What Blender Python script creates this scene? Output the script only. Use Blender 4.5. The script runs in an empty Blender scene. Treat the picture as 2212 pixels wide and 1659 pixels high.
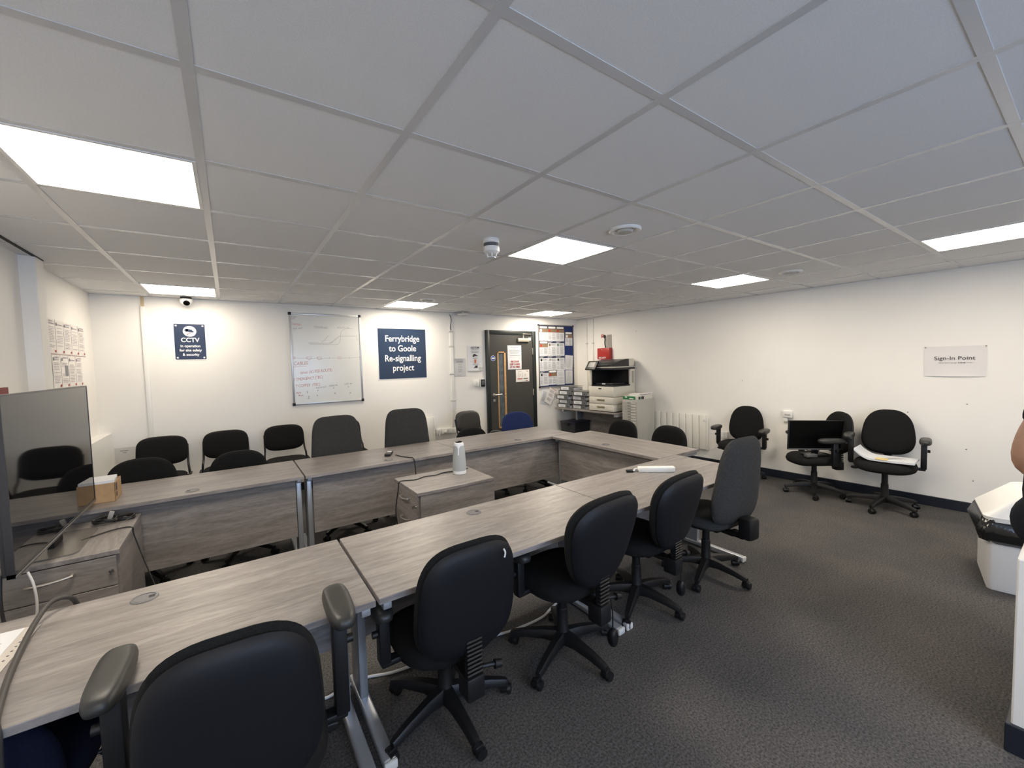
import bpy, bmesh, math, random
from mathutils import Vector, Matrix
random.seed(7)
PI = math.pi
S = bpy.context.scene
COL = S.collection
H = 2.38                                     # ceiling height

# ------------------------------------------------------------------ camera
cam_data = bpy.data.cameras.new('camera')
cam = bpy.data.objects.new('camera', cam_data)
COL.objects.link(cam)
S.camera = cam
cam_data.sensor_fit = 'HORIZONTAL'
cam_data.sensor_width = 36.0
cam_data.lens = 884.82 / 2212 * 36.0
cam_data.clip_start = 0.02
_yaw, _pitch, _roll = 0.60381, -0.051765, -0.02509
_f = Vector((math.sin(_yaw) * math.cos(_pitch), math.cos(_yaw) * math.cos(_pitch), math.sin(_pitch)))
_r0 = Vector((math.cos(_yaw), -math.sin(_yaw), 0))
_u0 = _r0.cross(_f)
_r = _r0 * math.cos(_roll) + _u0 * math.sin(_roll)
_u = -_r0 * math.sin(_roll) + _u0 * math.cos(_roll)
cam.matrix_world = Matrix(((_r.x, _u.x, -_f.x, 0.0500), (_r.y, _u.y, -_f.y, -0.8091),
                           (_r.z, _u.z, -_f.z, H - 0.80795), (0, 0, 0, 1)))

# ------------------------------------------------------------------ world, exposure, daylight
S.view_settings.view_transform = 'Standard'
S.view_settings.look = 'None'
S.view_settings.gamma = 1.0
S.view_settings.use_curve_mapping = False
S.view_settings.exposure = 0.42
W = bpy.data.worlds.new('world')
S.world = W
W.use_nodes = True
W.node_tree.nodes['Background'].inputs[0].default_value = (0.55, 0.72, 1.0, 1)
W.node_tree.nodes['Background'].inputs[1].default_value = 1.0
PANEL_STRENGTH = 21.0
DAYLIGHT_W = 72.0

def area_light(name, loc, direction, sx, sy, power, color):
    d = bpy.data.lights.new(name, 'AREA')
    d.shape = 'RECTANGLE'; d.size = sx; d.size_y = sy; d.energy = power; d.color = color
    o = bpy.data.objects.new(name, d)
    o.location = loc
    o.rotation_euler = Vector(direction).to_track_quat('-Z', 'Y').to_euler()
    COL.objects.link(o)
    return o
# daylight falling in through the window of the wall behind the camera
area_light('window_daylight', (1.2, -3.72, 1.45), (0, 1, -0.05), 3.0, 1.2, DAYLIGHT_W, (0.50, 0.68, 1.0))

# ------------------------------------------------------------------ materials
MATS = {}
def mat(name, color, rough=0.5, metal=0.0, spec=0.5, coat=0.0, noise=None, bump=0.0, bscale=200.0,
        emit=None, ior=None, trans=0.0):
    if name in MATS: return MATS[name]
    m = bpy.data.materials.new(name); m.use_nodes = True
    nt = m.node_tree; b = nt.nodes['Principled BSDF']
    b.inputs['Base Color'].default_value = (*color, 1)
    b.inputs['Roughness'].default_value = rough
    b.inputs['Metallic'].default_value = metal
    b.inputs['Specular IOR Level'].default_value = spec
    b.inputs['Coat Weight'].default_value = coat
    b.inputs['Transmission Weight'].default_value = trans
    if ior: b.inputs['IOR'].default_value = ior
    if emit:
        b.inputs['Emission Color'].default_value = (*emit[0], 1)
        b.inputs['Emission Strength'].default_value = emit[1]
    if noise or bump:
        tc = nt.nodes.new('ShaderNodeTexCoord')
        if noise:
            sc, amt = noise
            n = nt.nodes.new('ShaderNodeTexNoise'); n.inputs['Scale'].default_value = sc
            n.inputs['Detail'].default_value = 5
            nt.links.new(tc.outputs['Object'], n.inputs['Vector'])
            r = nt.nodes.new('ShaderNodeValToRGB')
            r.color_ramp.elements[0].position = 0.3; r.color_ramp.elements[1].position = 0.7
            r.color_ramp.elements[0].color = tuple(max(0, c * (1 - amt)) for c in color) + (1,)
            r.color_ramp.elements[1].color = tuple(min(1, c * (1 + amt)) for c in color) + (1,)
            nt.links.new(n.outputs['Fac'], r.inputs['Fac'])
            nt.links.new(r.outputs['Color'], b.inputs['Base Color'])
        if bump:
            n2 = nt.nodes.new('ShaderNodeTexNoise'); n2.inputs['Scale'].default_value = bscale
            n2.inputs['Detail'].default_value = 3
            nt.links.new(tc.outputs['Object'], n2.inputs['Vector'])
            bp = nt.nodes.new('ShaderNodeBump'); bp.inputs['Strength'].default_value = bump
            bp.inputs['Distance'].default_value = 0.002
            nt.links.new(n2.outputs['Fac'], bp.inputs['Height'])
            nt.links.new(bp.outputs['Normal'], b.inputs['Normal'])
    MATS[name] = m
    return m

def wood_mat(name, dark, mid, light, rough, depthwise=False):
    m = bpy.data.materials.new(name); m.use_nodes = True
    nt = m.node_tree; b = nt.nodes['Principled BSDF']; L = nt.links
    tc = nt.nodes.new('ShaderNodeTexCoord'); oi = nt.nodes.new('ShaderNodeObjectInfo')
    mul = nt.nodes.new('ShaderNodeVectorMath'); mul.operation = 'SCALE'; mul.inputs['Scale'].default_value = 11.0
    cmb = nt.nodes.new('ShaderNodeCombineXYZ')
    for k in range(3): L.new(oi.outputs['Random'], cmb.inputs[k])
    L.new(cmb.outputs[0], mul.inputs[0])
    add = nt.nodes.new('ShaderNodeVectorMath'); add.operation = 'ADD'
    L.new(tc.outputs['Object'], add.inputs[0]); L.new(mul.outputs[0], add.inputs[1])
    mp = nt.nodes.new('ShaderNodeMapping'); mp.inputs['Scale'].default_value = (15.0, 1.6, 15.0) if depthwise else (1.6, 15.0, 15.0)
    L.new(add.outputs[0], mp.inputs['Vector'])
    n = nt.nodes.new('ShaderNodeTexNoise'); n.inputs['Scale'].default_value = 1.3
    n.inputs['Detail'].default_value = 9; n.inputs['Roughness'].default_value = 0.62; n.inputs['Distortion'].default_value = 1.1
    L.new(mp.outputs[0], n.inputs['Vector'])
    mp2 = nt.nodes.new('ShaderNodeMapping'); mp2.inputs['Scale'].default_value = (95.0, 20.0, 95.0) if depthwise else (20.0, 95.0, 95.0)
    L.new(add.outputs[0], mp2.inputs['Vector'])
    n2 = nt.nodes.new('ShaderNodeTexNoise'); n2.inputs['Scale'].default_value = 1.0; n2.inputs['Detail'].default_value = 4
    L.new(mp2.outputs[0], n2.inputs['Vector'])
    mx = nt.nodes.new('ShaderNodeMath'); mx.operation = 'MULTIPLY_ADD'
    L.new(n2.outputs['Fac'], mx.inputs[0]); mx.inputs[1].default_value = 0.42
    L.new(n.outputs['Fac'], mx.inputs[2])
    sub = nt.nodes.new('ShaderNodeMath'); sub.operation = 'SUBTRACT'; sub.inputs[1].default_value = 0.21
    L.new(mx.outputs[0], sub.inputs[0])
    r = nt.nodes.new('ShaderNodeValToRGB')
    e = r.color_ramp.elements
    e[0].position = 0.30; e[0].color = (*dark, 1)
    e[1].position = 0.70; e[1].color = (*light, 1)
    k = e.new(0.5); k.color = (*mid, 1)
    L.new(sub.outputs[0], r.inputs['Fac'])
    L.new(r.outputs['Color'], b.inputs['Base Color'])
    b.inputs['Roughness'].default_value = rough
    bp = nt.nodes.new('ShaderNodeBump'); bp.inputs['Strength'].default_value = 0.12; bp.inputs['Distance'].default_value = 0.001
    L.new(n2.outputs['Fac'], bp.inputs['Height']); L.new(bp.outputs['Normal'], b.inputs['Normal'])
    MATS[name] = m
    return m

WALL = mat('wall_paint', (0.86, 0.835, 0.79), 0.6, noise=(1.3, 0.02), bump=0.08, bscale=60)
CEIL = mat('ceiling_tile', (0.80, 0.80, 0.80), 0.9, noise=(260, 0.05), bump=0.12, bscale=400)
TBAR = mat('ceiling_bar', (0.62, 0.62, 0.62), 0.26, spec=0.9)
WHITE = mat('white_plastic', (0.80, 0.79, 0.76), 0.35)
WHITEPAINT = mat('white_gloss', (0.80, 0.79, 0.75), 0.3)
NAVYBOARD = mat('navy_skirting', (0.012, 0.016, 0.026), 0.4)
WOOD = wood_mat('driftwood_laminate', (0.172, 0.154, 0.145), (0.248, 0.224, 0.212), (0.330, 0.302, 0.286), 0.36)
WOODY = wood_mat('driftwood_laminate_depthwise', (0.172, 0.154, 0.145), (0.248, 0.224, 0.212), (0.330, 0.302, 0.286), 0.36, True)
EDGE = mat('laminate_edge', (0.24, 0.22, 0.21), 0.4, noise=(20, 0.2))
SILVER = mat('silver_paint', (0.42, 0.44, 0.47), 0.35, metal=0.55)
CHROME = mat('chrome', (0.7, 0.7, 0.68), 0.2, metal=1.0)
NICKEL = mat('satin_nickel', (0.62, 0.58, 0.52), 0.3, metal=0.9)
BLACKFAB = mat('black_fabric', (0.010, 0.010, 0.010), 0.95, spec=0.2, noise=(350, 0.5), bump=0.35, bscale=900)
CHARFAB = mat('charcoal_fabric', (0.046, 0.046, 0.045), 0.95, spec=0.2, noise=(300, 0.55), bump=0.4, bscale=700)
BLUEFAB = mat('blue_fabric', (0.018, 0.030, 0.100), 0.9, spec=0.2, noise=(300, 0.3), bump=0.3, bscale=800)
NAVYFAB = mat('navy_fabric', (0.004, 0.006, 0.020), 0.9, spec=0.2, noise=(300, 0.3), bump=0.3, bscale=800)
BLACKPL = mat('black_plastic', (0.008, 0.008, 0.009), 0.45, spec=0.4, bump=0.1, bscale=500)
SHELLPL = mat('black_shell_plastic', (0.004, 0.0045, 0.007), 0.55, spec=0.35, bump=0.12, bscale=700)
GREYPL = mat('grey_plastic', (0.10, 0.10, 0.10), 0.5)
ARMPAD = mat('arm_pad_rubber', (0.030, 0.030, 0.028), 0.42, bump=0.1, bscale=500)
PAPER = mat('paper', (0.70, 0.71, 0.73), 0.7)
PAPERW = mat('paper_warm', (0.80, 0.76, 0.72), 0.7)
INK = mat('print_grey', (0.22, 0.22, 0.24), 0.7)
INKD = mat('print_dark', (0.035, 0.035, 0.04), 0.7)
INKR = mat('print_red', (0.42, 0.045, 0.03), 0.7)
NAVY = mat('navy_print', (0.018, 0.032, 0.075), 0.35)
WHITEPR = mat('white_print', (0.85, 0.85, 0.84), 0.4)
RED = mat('red_plastic', (0.40, 0.022, 0.018), 0.35)
TANP = mat('tan_print', (0.24, 0.165, 0.10), 0.6)
BROWNP = mat('brown_print', (0.075, 0.06, 0.05), 0.6)
SCREEN = mat('screen_glass', (0.004, 0.004, 0.005), 0.04, ior=1.62)
SCREENM = mat('screen_matte', (0.002, 0.002, 0.002), 0.35, spec=0.1)
CARD = mat('cardboard', (0.42, 0.27, 0.14), 0.75, noise=(25, 0.08))
MFP = mat('printer_cream', (0.66, 0.63, 0.55), 0.45)
CABG = mat('cabinet_grey', (0.42, 0.41, 0.37), 0.45)
BINDG = mat('binder_grey', (0.125, 0.128, 0.132), 0.5, noise=(60, 0.25))
BINW = mat('bin_white', (0.74, 0.73, 0.72), 0.4)
BAG = mat('bin_liner', (0.012, 0.012, 0.012), 0.18, bump=0.8, bscale=40)
SKIN = mat('skin', (0.44, 0.25, 0.17), 0.55, noise=(30, 0.08))
TSHIRT = mat('black_cotton', (0.010, 0.010, 0.013), 0.9, spec=0.2)
TROUS = mat('dark_navy_cotton', (0.013, 0.015, 0.022), 0.9, spec=0.2)
HAIR = mat('dark_hair', (0.02, 0.014, 0.01), 0.6)
DOORG = mat('door_grey', (0.052, 0.050, 0.046), 0.45)
FRAMEG = mat('door_frame_green_black', (0.014, 0.020, 0.020), 0.4)
OAK = mat('oak_bead', (0.58, 0.34, 0.15), 0.5, noise=(30, 0.15))
PANE = mat('door_glass', (0.10, 0.125, 0.14), 0.08, noise=(9, 0.35))
BOARDW = mat('whiteboard_white', (0.72, 0.72, 0.69), 0.18)
BLUEBOARD = mat('blue_felt', (0.010, 0.025, 0.12), 0.9)
BLUEDOT = mat('blue_sign', (0.03, 0.08, 0.42), 0.4)
GREEN = mat('green_print', (0.02, 0.19, 0.06), 0.5)
PENG = mat('marker_grey', (0.36, 0.37, 0.36), 0.6)
PENR = mat('marker_red', (0.58, 0.27, 0.24), 0.6)
PENK = mat('marker_dark', (0.20, 0.20, 0.22), 0.6)
ORANGE = mat('orange_print', (0.60, 0.14, 0.04), 0.6)
OWLG = mat('speaker_mesh_grey', (0.42, 0.44, 0.44), 0.7, bump=0.5, bscale=1500)
CABLEB = mat('cable_black', (0.012, 0.011, 0.011), 0.45)
CABLEW = mat('cable_white', (0.70, 0.70, 0.70), 0.45)
def lit(k): return mat('panel_diffuser_%03d' % round(k*100), (0.9, 0.9, 0.88), 0.5, emit=((1.0, 0.895, 0.745), PANEL_STRENGTH * k))
RADW = mat('radiator_white', (0.80, 0.78, 0.72), 0.35)
DARKGAP = mat('dark_gap', (0.03, 0.03, 0.03), 0.8)
MAROON = mat('maroon_print', (0.22, 0.04, 0.035), 0.6)
YEL = mat('yellow_note', (0.75, 0.60, 0.25), 0.7)

def carpet_mat():
    m = bpy.data.materials.new('carpet'); m.use_nodes = True
    nt = m.node_tree; b = nt.nodes['Principled BSDF']; L = nt.links
    tc = nt.nodes.new('ShaderNodeTexCoord')
    n = nt.nodes.new('ShaderNodeTexNoise'); n.inputs['Scale'].default_value = 105; n.inputs['Detail'].default_value = 5
    n.inputs['Roughness'].default_value = 0.7
    L.new(tc.outputs['Object'], n.inputs['Vector'])
    n2 = nt.nodes.new('ShaderNodeTexNoise'); n2.inputs['Scale'].default_value = 2.2; n2.inputs['Detail'].default_value = 4
    L.new(tc.outputs['Object'], n2.inputs['Vector'])
    r = nt.nodes.new('ShaderNodeValToRGB'); e = r.color_ramp.elements
    e[0].position = 0.34; e[0].color = (0.034, 0.034, 0.0345, 1)
    e[1].position = 0.68; e[1].color = (0.150, 0.145, 0.143, 1)
    L.new(n.outputs['Fac'], r.inputs['Fac'])
    r2 = nt.nodes.new('ShaderNodeValToRGB'); e = r2.color_ramp.elements
    e[0].position = 0.3; e[0].color = (0.82, 0.82, 0.84, 1)
    e[1].position = 0.7; e[1].color = (1.12, 1.08, 1.04, 1)
    L.new(n2.outputs['Fac'], r2.inputs['Fac'])
    mx = nt.nodes.new('ShaderNodeMixRGB'); mx.blend_type = 'MULTIPLY'; mx.inputs[0].default_value = 1
    L.new(r.outputs[0], mx.inputs[1]); L.new(r2.outputs[0], mx.inputs[2])
    L.new(mx.outputs[0], b.inputs['Base Color'])
    b.inputs['Roughness'].default_value = 0.95; b.inputs['Specular IOR Level'].default_value = 0.15
    bp = nt.nodes.new('ShaderNodeBump'); bp.inputs['Strength'].default_value = 0.6; bp.inputs['Distance'].default_value = 0.004
    L.new(n.outputs['Fac'], bp.inputs['Height']); L.new(bp.outputs['Normal'], b.inputs['Normal'])
    return m
CARPET = carpet_mat()

# ------------------------------------------------------------------ mesh helpers
class MB:
    def __init__(s): s.bm = bmesh.new()
    def box(s, x0, x1, y0, y1, z0, z1, bev=0.0, seg=2, M=None):
        v = [s.bm.verts.new(c) for c in ((x0,y0,z0),(x1,y0,z0),(x1,y1,z0),(x0,y1,z0),(x0,y0,z1),(x1,y0,z1),(x1,y1,z1),(x0,y1,z1))]
        fs = [s.bm.faces.new([v[i] for i in q]) for q in ((0,3,2,1),(4,5,6,7),(0,1,5,4),(1,2,6,5),(2,3,7,6),(3,0,4,7))]
        if bev > 0:
            ed = set()
            for f in fs: ed.update(f.edges)
            r = bmesh.ops.bevel(s.bm, geom=list(ed), offset=bev, segments=seg, affect='EDGES', profile=0.5)
            v = list(set(w for f in r['faces'] for w in f.verts) | set(w for w in v if w.is_valid))
        if M is not None:
            for w in v: w.co = M @ w.co
        return s
    def loft(s, rings, cap=True, closed=True):
        R = [[s.bm.verts.new(p) for p in ring] for ring in rings]
        n = len(R[0])
        for a, b in zip(R, R[1:]):
            for i in range(n if closed else n - 1):
                j = (i + 1) % n
                s.bm.faces.new((a[i], a[j], b[j], b[i]))
        if cap:
            s.bm.faces.new(list(reversed(R[0]))); s.bm.faces.new(R[-1])
        return s
    def cyl(s, p0, p1, r0, r1=None, n=16, cap=True):
        p0 = Vector(p0); p1 = Vector(p1); r1 = r0 if r1 is None else r1
        d = (p1 - p0).normalized(); a = d.orthogonal().normalized(); b = d.cross(a)
        rings = [[p + a * (r * math.cos(2*PI*i/n)) + b * (r * math.sin(2*PI*i/n)) for i in range(n)] for p, r in ((p0, r0), (p1, r1))]
        return s.loft(rings, cap)
    def lathe(s, prof, n=24, c=(0,0,0), cap=True):
        rings = [[(c[0] + r*math.cos(2*PI*i/n), c[1] + r*math.sin(2*PI*i/n), c[2] + z) for i in range(n)] for r, z in prof]
        return s.loft(rings, cap)
    def tube(s, pts, r, n=8, smooth=4, closed=False):
        P = [Vector(p) for p in pts]
        if smooth > 1 and len(P) > 2:
            Q = []
            m = len(P)
            for i in range(m - (0 if closed else 1)):
                p0 = P[(i-1) % m] if (closed or i > 0) else P[0]
                p1 = P[i]; p2 = P[(i+1) % m]
                p3 = P[(i+2) % m] if (closed or i + 2 < m) else P[-1]
                for k in range(smooth):
                    t = k / smooth
                    Q.append(0.5*((2*p1) + (p2-p0)*t + (2*p0-5*p1+4*p2-p3)*t*t + (3*p1-p0-3*p2+p3)*t**3))
            if not closed: Q.append(P[-1])
            P = Q
        rings = []; prev = None
        for i, p in enumerate(P):
            if closed: d = (P[(i+1) % len(P)] - P[i-1])
            else: d = P[min(i+1, len(P)-1)] - P[max(i-1, 0)]
            d.normalize()
            a = d.orthogonal() if prev is None else prev - d * prev.dot(d)
            a.normalize(); prev = a; b = d.cross(a)
            rings.append([p + a*(r*math.cos(2*PI*k/n)) + b*(r*math.sin(2*PI*k/n)) for k in range(n)])
        if closed: rings.append(rings[0])
        return s.loft(rings, not closed)
    def prism(s, poly, y0, y1):                     # poly in x,z; extruded along y
        a = [(x, y0, z) for x, z in poly]; b = [(x, y1, z) for x, z in poly]
        return s.loft([a, b])
    def rectp(s, x0, x1, z0, z1, y):                # thin printed rectangle facing -y
        v = [s.bm.verts.new(c) for c in ((x0,y,z0),(x1,y,z0),(x1,y,z1),(x0,y,z1))]
        s.bm.faces.new(v); return s
    def disc(s, cx, cz, r, y, n=24, rz=None):
        rz = rz or r
        s.bm.faces.new([s.bm.verts.new((cx + r*math.cos(2*PI*i/n), y, cz + rz*math.sin(2*PI*i/n))) for i in range(n)]); return s
    def stroke(s, pts, w, y):                       # flat pen stroke facing -y
        P = [Vector((p[0], 0, p[1])) for p in pts]; L = []; R = []
        for i, p in enumerate(P):
            d = P[min(i+1, len(P)-1)] - P[max(i-1, 0)]
            if d.length < 1e-9: d = Vector((1,0,0))
            d.normalize(); q = Vector((-d.z, 0, d.x)) * (w/2)
            L.append(s.bm.verts.new((p.x+q.x, y, p.z+q.z))); R.append(s.bm.verts.new((p.x-q.x, y, p.z-q.z)))
        for i in range(len(P)-1):
            s.bm.faces.new((R[i], R[i+1], L[i+1], L[i]))
        return s
    def pad(s, a, b, n=3.0, t=0.07, top=1.0, bot=1.0, curve=0.0, ycurve=0.0, nr=7, na=40, edge=2.6, M=None, tb=None):
        """cushion in the x-z plane, thickness along y; superellipse outline, narrower at top or bottom"""
        def out(th):
            c, q = math.cos(th), math.sin(th)
            x = a * math.copysign(abs(c)**(2/n), c); z = b * math.copysign(abs(q)**(2/n), q)
            k = (z / b + 1) / 2
            return x * (bot + (top - bot) * k), z
        fr = [i / nr for i in range(1, nr + 1)]
        fr = [1 - (1 - f)**1.6 for f in fr]
        def pt(x, z, y): return Vector((x, y + curve * x * x + ycurve * z * z, z))
        O = [out(2*PI*i/na) for i in range(na)]
        cF = s.bm.verts.new(pt(0, 0, t/2)); cB = s.bm.verts.new(pt(0, 0, -(tb if tb is not None else t)/2))
        V = [cF, cB]; F = []; B = []
        for f in fr:
            h = max(0.0, 1 - f**(edge*2))**0.5
            if f < 1:
                F.append([s.bm.verts.new(pt(x*f, z*f, t/2*h)) for x, z in O])
                B.append([s.bm.verts.new(pt(x*f, z*f, -(tb if tb is not None else t)/2*h)) for x, z in O])
            else:
                ring = [s.bm.verts.new(pt(x, z, 0)) for x, z in O]; F.append(ring); B.append(ring)
        for i in range(na):
            j = (i + 1) % na
            s.bm.faces.new((cF, F[0][j], F[0][i])); s.bm.faces.new((cB, B[0][i], B[0][j]))
        for k in range(len(F) - 1):
            for i in range(na):
                j = (i + 1) % na
                s.bm.faces.new((F[k][i], F[k][j], F[k+1][j], F[k+1][i]))
                s.bm.faces.new((B[k][j], B[k][i], B[k+1][i], B[k+1][j]))
        for f in F: V += f
        for k in range(len(B) - 1): V += B[k]
        if M is not None:
            for v in V: v.co = M @ v.co
        return s
    def mesh(s, name, smooth=35):
        bmesh.ops.recalc_face_normals(s.bm, faces=s.bm.faces)
        me = bpy.data.meshes.new(name); s.bm.to_mesh(me); s.bm.free()
        if smooth:
            me.polygons.foreach_set('use_smooth', [True] * len(me.polygons))
            me.set_sharp_from_angle(angle=math.radians(smooth))
        return me

CACHE = {}
def part(name, mb, m, parent=None, smooth=35, key=None, label=None):
    """one mesh object; mb is an MB (or a function making one, cached under key)"""
    if key is not None and key in CACHE: me = CACHE[key]
    else:
        if callable(mb): mb = mb()
        me = mb.mesh(name, smooth)
        me.materials.append(m)
        if key is not None: CACHE[key] = me
    o = bpy.data.objects.new(name, me); COL.objects.link(o)
    if parent is not None: o.parent = parent
    if label: o['label'] = label
    return o
def tag(o, label, cat, group=None, kind=None):
    o['label'] = label; o['category'] = cat
    if group: o['group'] = group
    if kind: o['kind'] = kind
    return o
def thing(name, label, cat, loc=(0,0,0), rz=0.0, group=None):
    o = bpy.data.objects.new(name, None); COL.objects.link(o)
    o.empty_display_size = 0.1
    o.location = loc; o.rotation_euler = (0, 0, rz)
    return tag(o, label, cat, group)
def struct(name, mb, m, smooth=None, parent=None):
    o = part(name, mb, m, parent, smooth)
    if parent is None: o['kind'] = 'structure'
    return o
def structroot(name, loc=(0,0,0), rz=0.0):
    o = bpy.data.objects.new(name, None); COL.objects.link(o)
    o.location = loc; o.rotation_euler = (0, 0, rz); o['kind'] = 'structure'
    return o
_txt = {}
def text(parent, s, size, x, z, y, m, align='CENTER', bold=0.0, sx=1.0, name='lettering', shear=0.0, rot=0.0, wobble=0.0):
    """lettering lying on the front (-y) of a sign"""
    k = (s, size, align, bold, sx, shear)
    if k not in _txt:
        cu = bpy.data.curves.new('lettering', 'FONT'); cu.body = s; cu.size = size; cu.align_x = align
        cu.align_y = 'CENTER'; cu.offset = bold; cu.resolution_u = 3; cu.shear = shear; cu.space_line = 1.0
        o = bpy.data.objects.new('tmp', cu); COL.objects.link(o)
        bpy.context.view_layer.update()
        me = bpy.data.meshes.new_from_object(o.evaluated_get(bpy.context.evaluated_depsgraph_get()))
        bpy.data.objects.remove(o); bpy.data.curves.remove(cu)
        me.transform(Matrix(((sx,0,0,0),(0,0,-1,0),(0,1,0,0),(0,0,0,1))))
        me.materials.clear(); _txt[k] = me
    me = _txt[k].copy(); me.name = 'lettering'; me.materials.append(m)
    if wobble:
        ph = len(bpy.data.meshes) * 1.7
        for v in me.vertices:
            v.co.x += wobble * (math.sin(v.co.z*190 + v.co.x*60 + ph) + 0.6*math.sin(v.co.x*140 + ph*2)); v.co.z += wobble * (math.sin(v.co.x*95 + ph) + 0.5*math.sin(v.co.x*230 + ph))
    o = bpy.data.objects.new(name, me); COL.objects.link(o)
    o.parent = parent; o.location = (x, y, z); o.rotation_euler = (0, -rot, 0)
    return o

# wall frames: local x runs along the wall to the right as seen from the room, local y goes into the wall
YB = 5.05
RW0 = Vector((5.655, 5.05)); RWD = Vector((0.0516, -0.99867))
RWZ = math.atan2(RWD.y, RWD.x)
def on_back(x, z, off=0.0): return (x, YB - off, z), 0.0
def on_right(s, z, off=0.0):
    p = RW0 + RWD * s + Vector((-0.99867, -0.0516)) * off
    return (p.x, p.y, z), RWZ
LX = -1.075
def on_left(y, z, off=0.0): return (LX + off, y, z), PI / 2

# ================================================================== ROOM
REAR = -3.6
struct('floor', MB().box(-1.3, 6.4, REAR - 0.2, YB + 0.2, -0.12, 0.0), CARPET)
struct('ceiling', MB().box(-1.3, 6.4, REAR - 0.2, YB + 0.2, H + 0.0012, H + 0.12), CEIL)
def grid():
    g = MB(); w = 0.0150
    for i in range(-1, 11):
        x = 0.6 * i
        if x > -1.0 and x < 6.05: g.box(x - w, x + w, REAR, YB, H - 0.0012, H + 0.007)
    for j in range(-5, 9):
        y = 0.6 * j
        g.box(-1.06, 6.05, y - w, y + w, H - 0.0006, H + 0.007)
    return g
struct('trim_1', grid(), TBAR)                                     # the white T bars between the tiles
struct('wall_back', MB().box(-1.3, 6.2, YB, YB + 0.2, 0, H + 0.01), WALL)
rw = structroot('wall_right', (RW0.x, RW0.y, 0), RWZ)
part('wall_surface', MB().box(-0.3, 8.9, 0, 0.2, 0, H + 0.01), WALL, rw, None)
def wall_marks():
    g = MB()
    for s_, z_ in ((5.12, 0.618), (5.171, 0.318), (5.116, 1.061), (3.05, 1.25), (1.35, 2.05), (4.7, 0.95)):
        g.cyl((s_, 0.001, z_), (s_, -0.004, z_), 0.0055, 0.004, 8)
    return g
part('screw_head', wall_marks(), mat('dark_screw', (0.06, 0.05, 0.045), 0.6), rw)
struct('wall_left', MB().box(-1.35, LX, REAR - 0.2, YB + 0.2, 0, H + 0.01), WALL)
struct('trim_2', MB().box(LX - 0.01, -0.995, 3.35, 3.505, 0, H, 0.004), WALL)       # boxed pillar
struct('trim_3', MB().box(LX - 0.01, -0.985, 3.507, YB, 0, 0.945, 0.004), WHITEPAINT) # low boxing along the left wall
struct('trim_4', MB().box(-1.008, -0.992, REAR, 3.50, H - 0.006, H + 0.01), DARKGAP)  # shadow gap at the ceiling edge
def edge_trim():
    g = MB()
    g.box(-1.07, 5.66, YB - 0.020, YB + 0.01, H - 0.002, H + 0.01)
    return g
struct('trim_5', edge_trim(), TBAR)
tr = structroot('trim_6', (RW0.x, RW0.y, 0), RWZ)
part('edge_angle', MB().box(-0.01, 8.7, -0.020, 0.01, H - 0.002, H + 0.01), TBAR, tr, None)
# rear wall with a wide window, behind the camera
def rear_wall():
    g = MB()
    g.box(-1.3, -0.3, REAR - 0.15, REAR, 0, H + 0.01); g.box(2.7, 6.4, REAR - 0.15, REAR, 0, H + 0.01)
    g.box(-0.3, 2.7, REAR - 0.15, REAR, 0, 0.85); g.box(-0.3, 2.7, REAR - 0.15, REAR, 2.05, H + 0.01)
    return g
struct('wall_rear', rear_wall(), WALL)
wn = structroot('window_1', (1.2, REAR - 0.07, 0.85))
def wframe():
    g = MB()
    for x in (-1.5, -0.5, 0.5, 1.5): g.box(x - 0.03, x + 0.03, -0.03, 0.03, 0, 1.2)
    for z in (0.03, 1.17): g.box(-1.5, 1.5, -0.03, 0.03, z - 0.03, z + 0.03)
    return g
part('window_frame', wframe(), WHITEPAINT, wn, None)
# skirtings
bb = structroot('baseboard_right', (RW0.x, RW0.y, 0), RWZ)
part('board', MB().box(0, 8.7, -0.016, 0.01, 0, 0.10, 0.004), NAVYBOARD, bb, None)
struct('baseboard_back', MB().box(-0.98, 3.555, YB - 0.016, YB + 0.01, 0, 0.10, 0.004), NAVYBOARD)
struct('baseboard_left', MB().box(LX - 0.01, LX + 0.016, REAR, 3.345, 0, 0.10, 0.004), NAVYBOARD)
# low boxed wall at the right edge of the picture
lw = structroot('wall_low', (2.5, -0.638, 0))
part('boxing', MB().box(0, 0.9, -0.46, 0, 0.0, 0.775, 0.006), WALL, lw, None)
part('baseboard', MB().box(-0.014, 0.914, -0.474, 0.014, 0, 0.115, 0.004), NAVYBOARD, lw, None)

# conduits on the walls
def conduit(name, label, where, w, z0, z1, clips):
    (loc, rz) = where
    t = thing(name, label, 'conduit', loc, rz)
    part('cover', MB().box(-w/2, w/2, -0.022, -0.001, z0, z1, 0.004), WHITEPAINT, t)
    if clips:
        g = MB()
        for z in clips: g.box(-w/2 - 0.012, w/2 + 0.012, -0.026, -0.0015, z - 0.012, z + 0.012, 0.004)
        part('clip', g, mat('clip_grey', (0.55, 0.54, 0.52), 0.5), t)
    return t
t = conduit('cable_conduit', 'white trunking running down the back wall near the left corner', on_back(-0.672, 0), 0.04, 0.10, 2.27, None)
part('bare_end', MB().box(-0.013, 0.013, -0.012, -0.001, 2.27, H - 0.006), mat('bare_timber', (0.55, 0.43, 0.27), 0.8), t)
t = conduit('cable_conduit', 'white trunking with clips down the back wall beside the sockets', on_back(2.945, 0), 0.055, 0.575, 2.36, (1.0, 1.42, 1.85, 2.08))
part('loose_wire', MB().tube([(-0.02, -0.025, 2.345), (-0.005, -0.05, 2.26), (-0.02, -0.03, 2.15), (-0.005, -0.028, 2.1)], 0.005), CABLEB, t)
conduit('cable_conduit', 'thin white conduit in the right wall corner, nearer the noticeboard', on_right(0.264, 0), 0.022, 0.10, 2.36, (1.9,))
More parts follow.
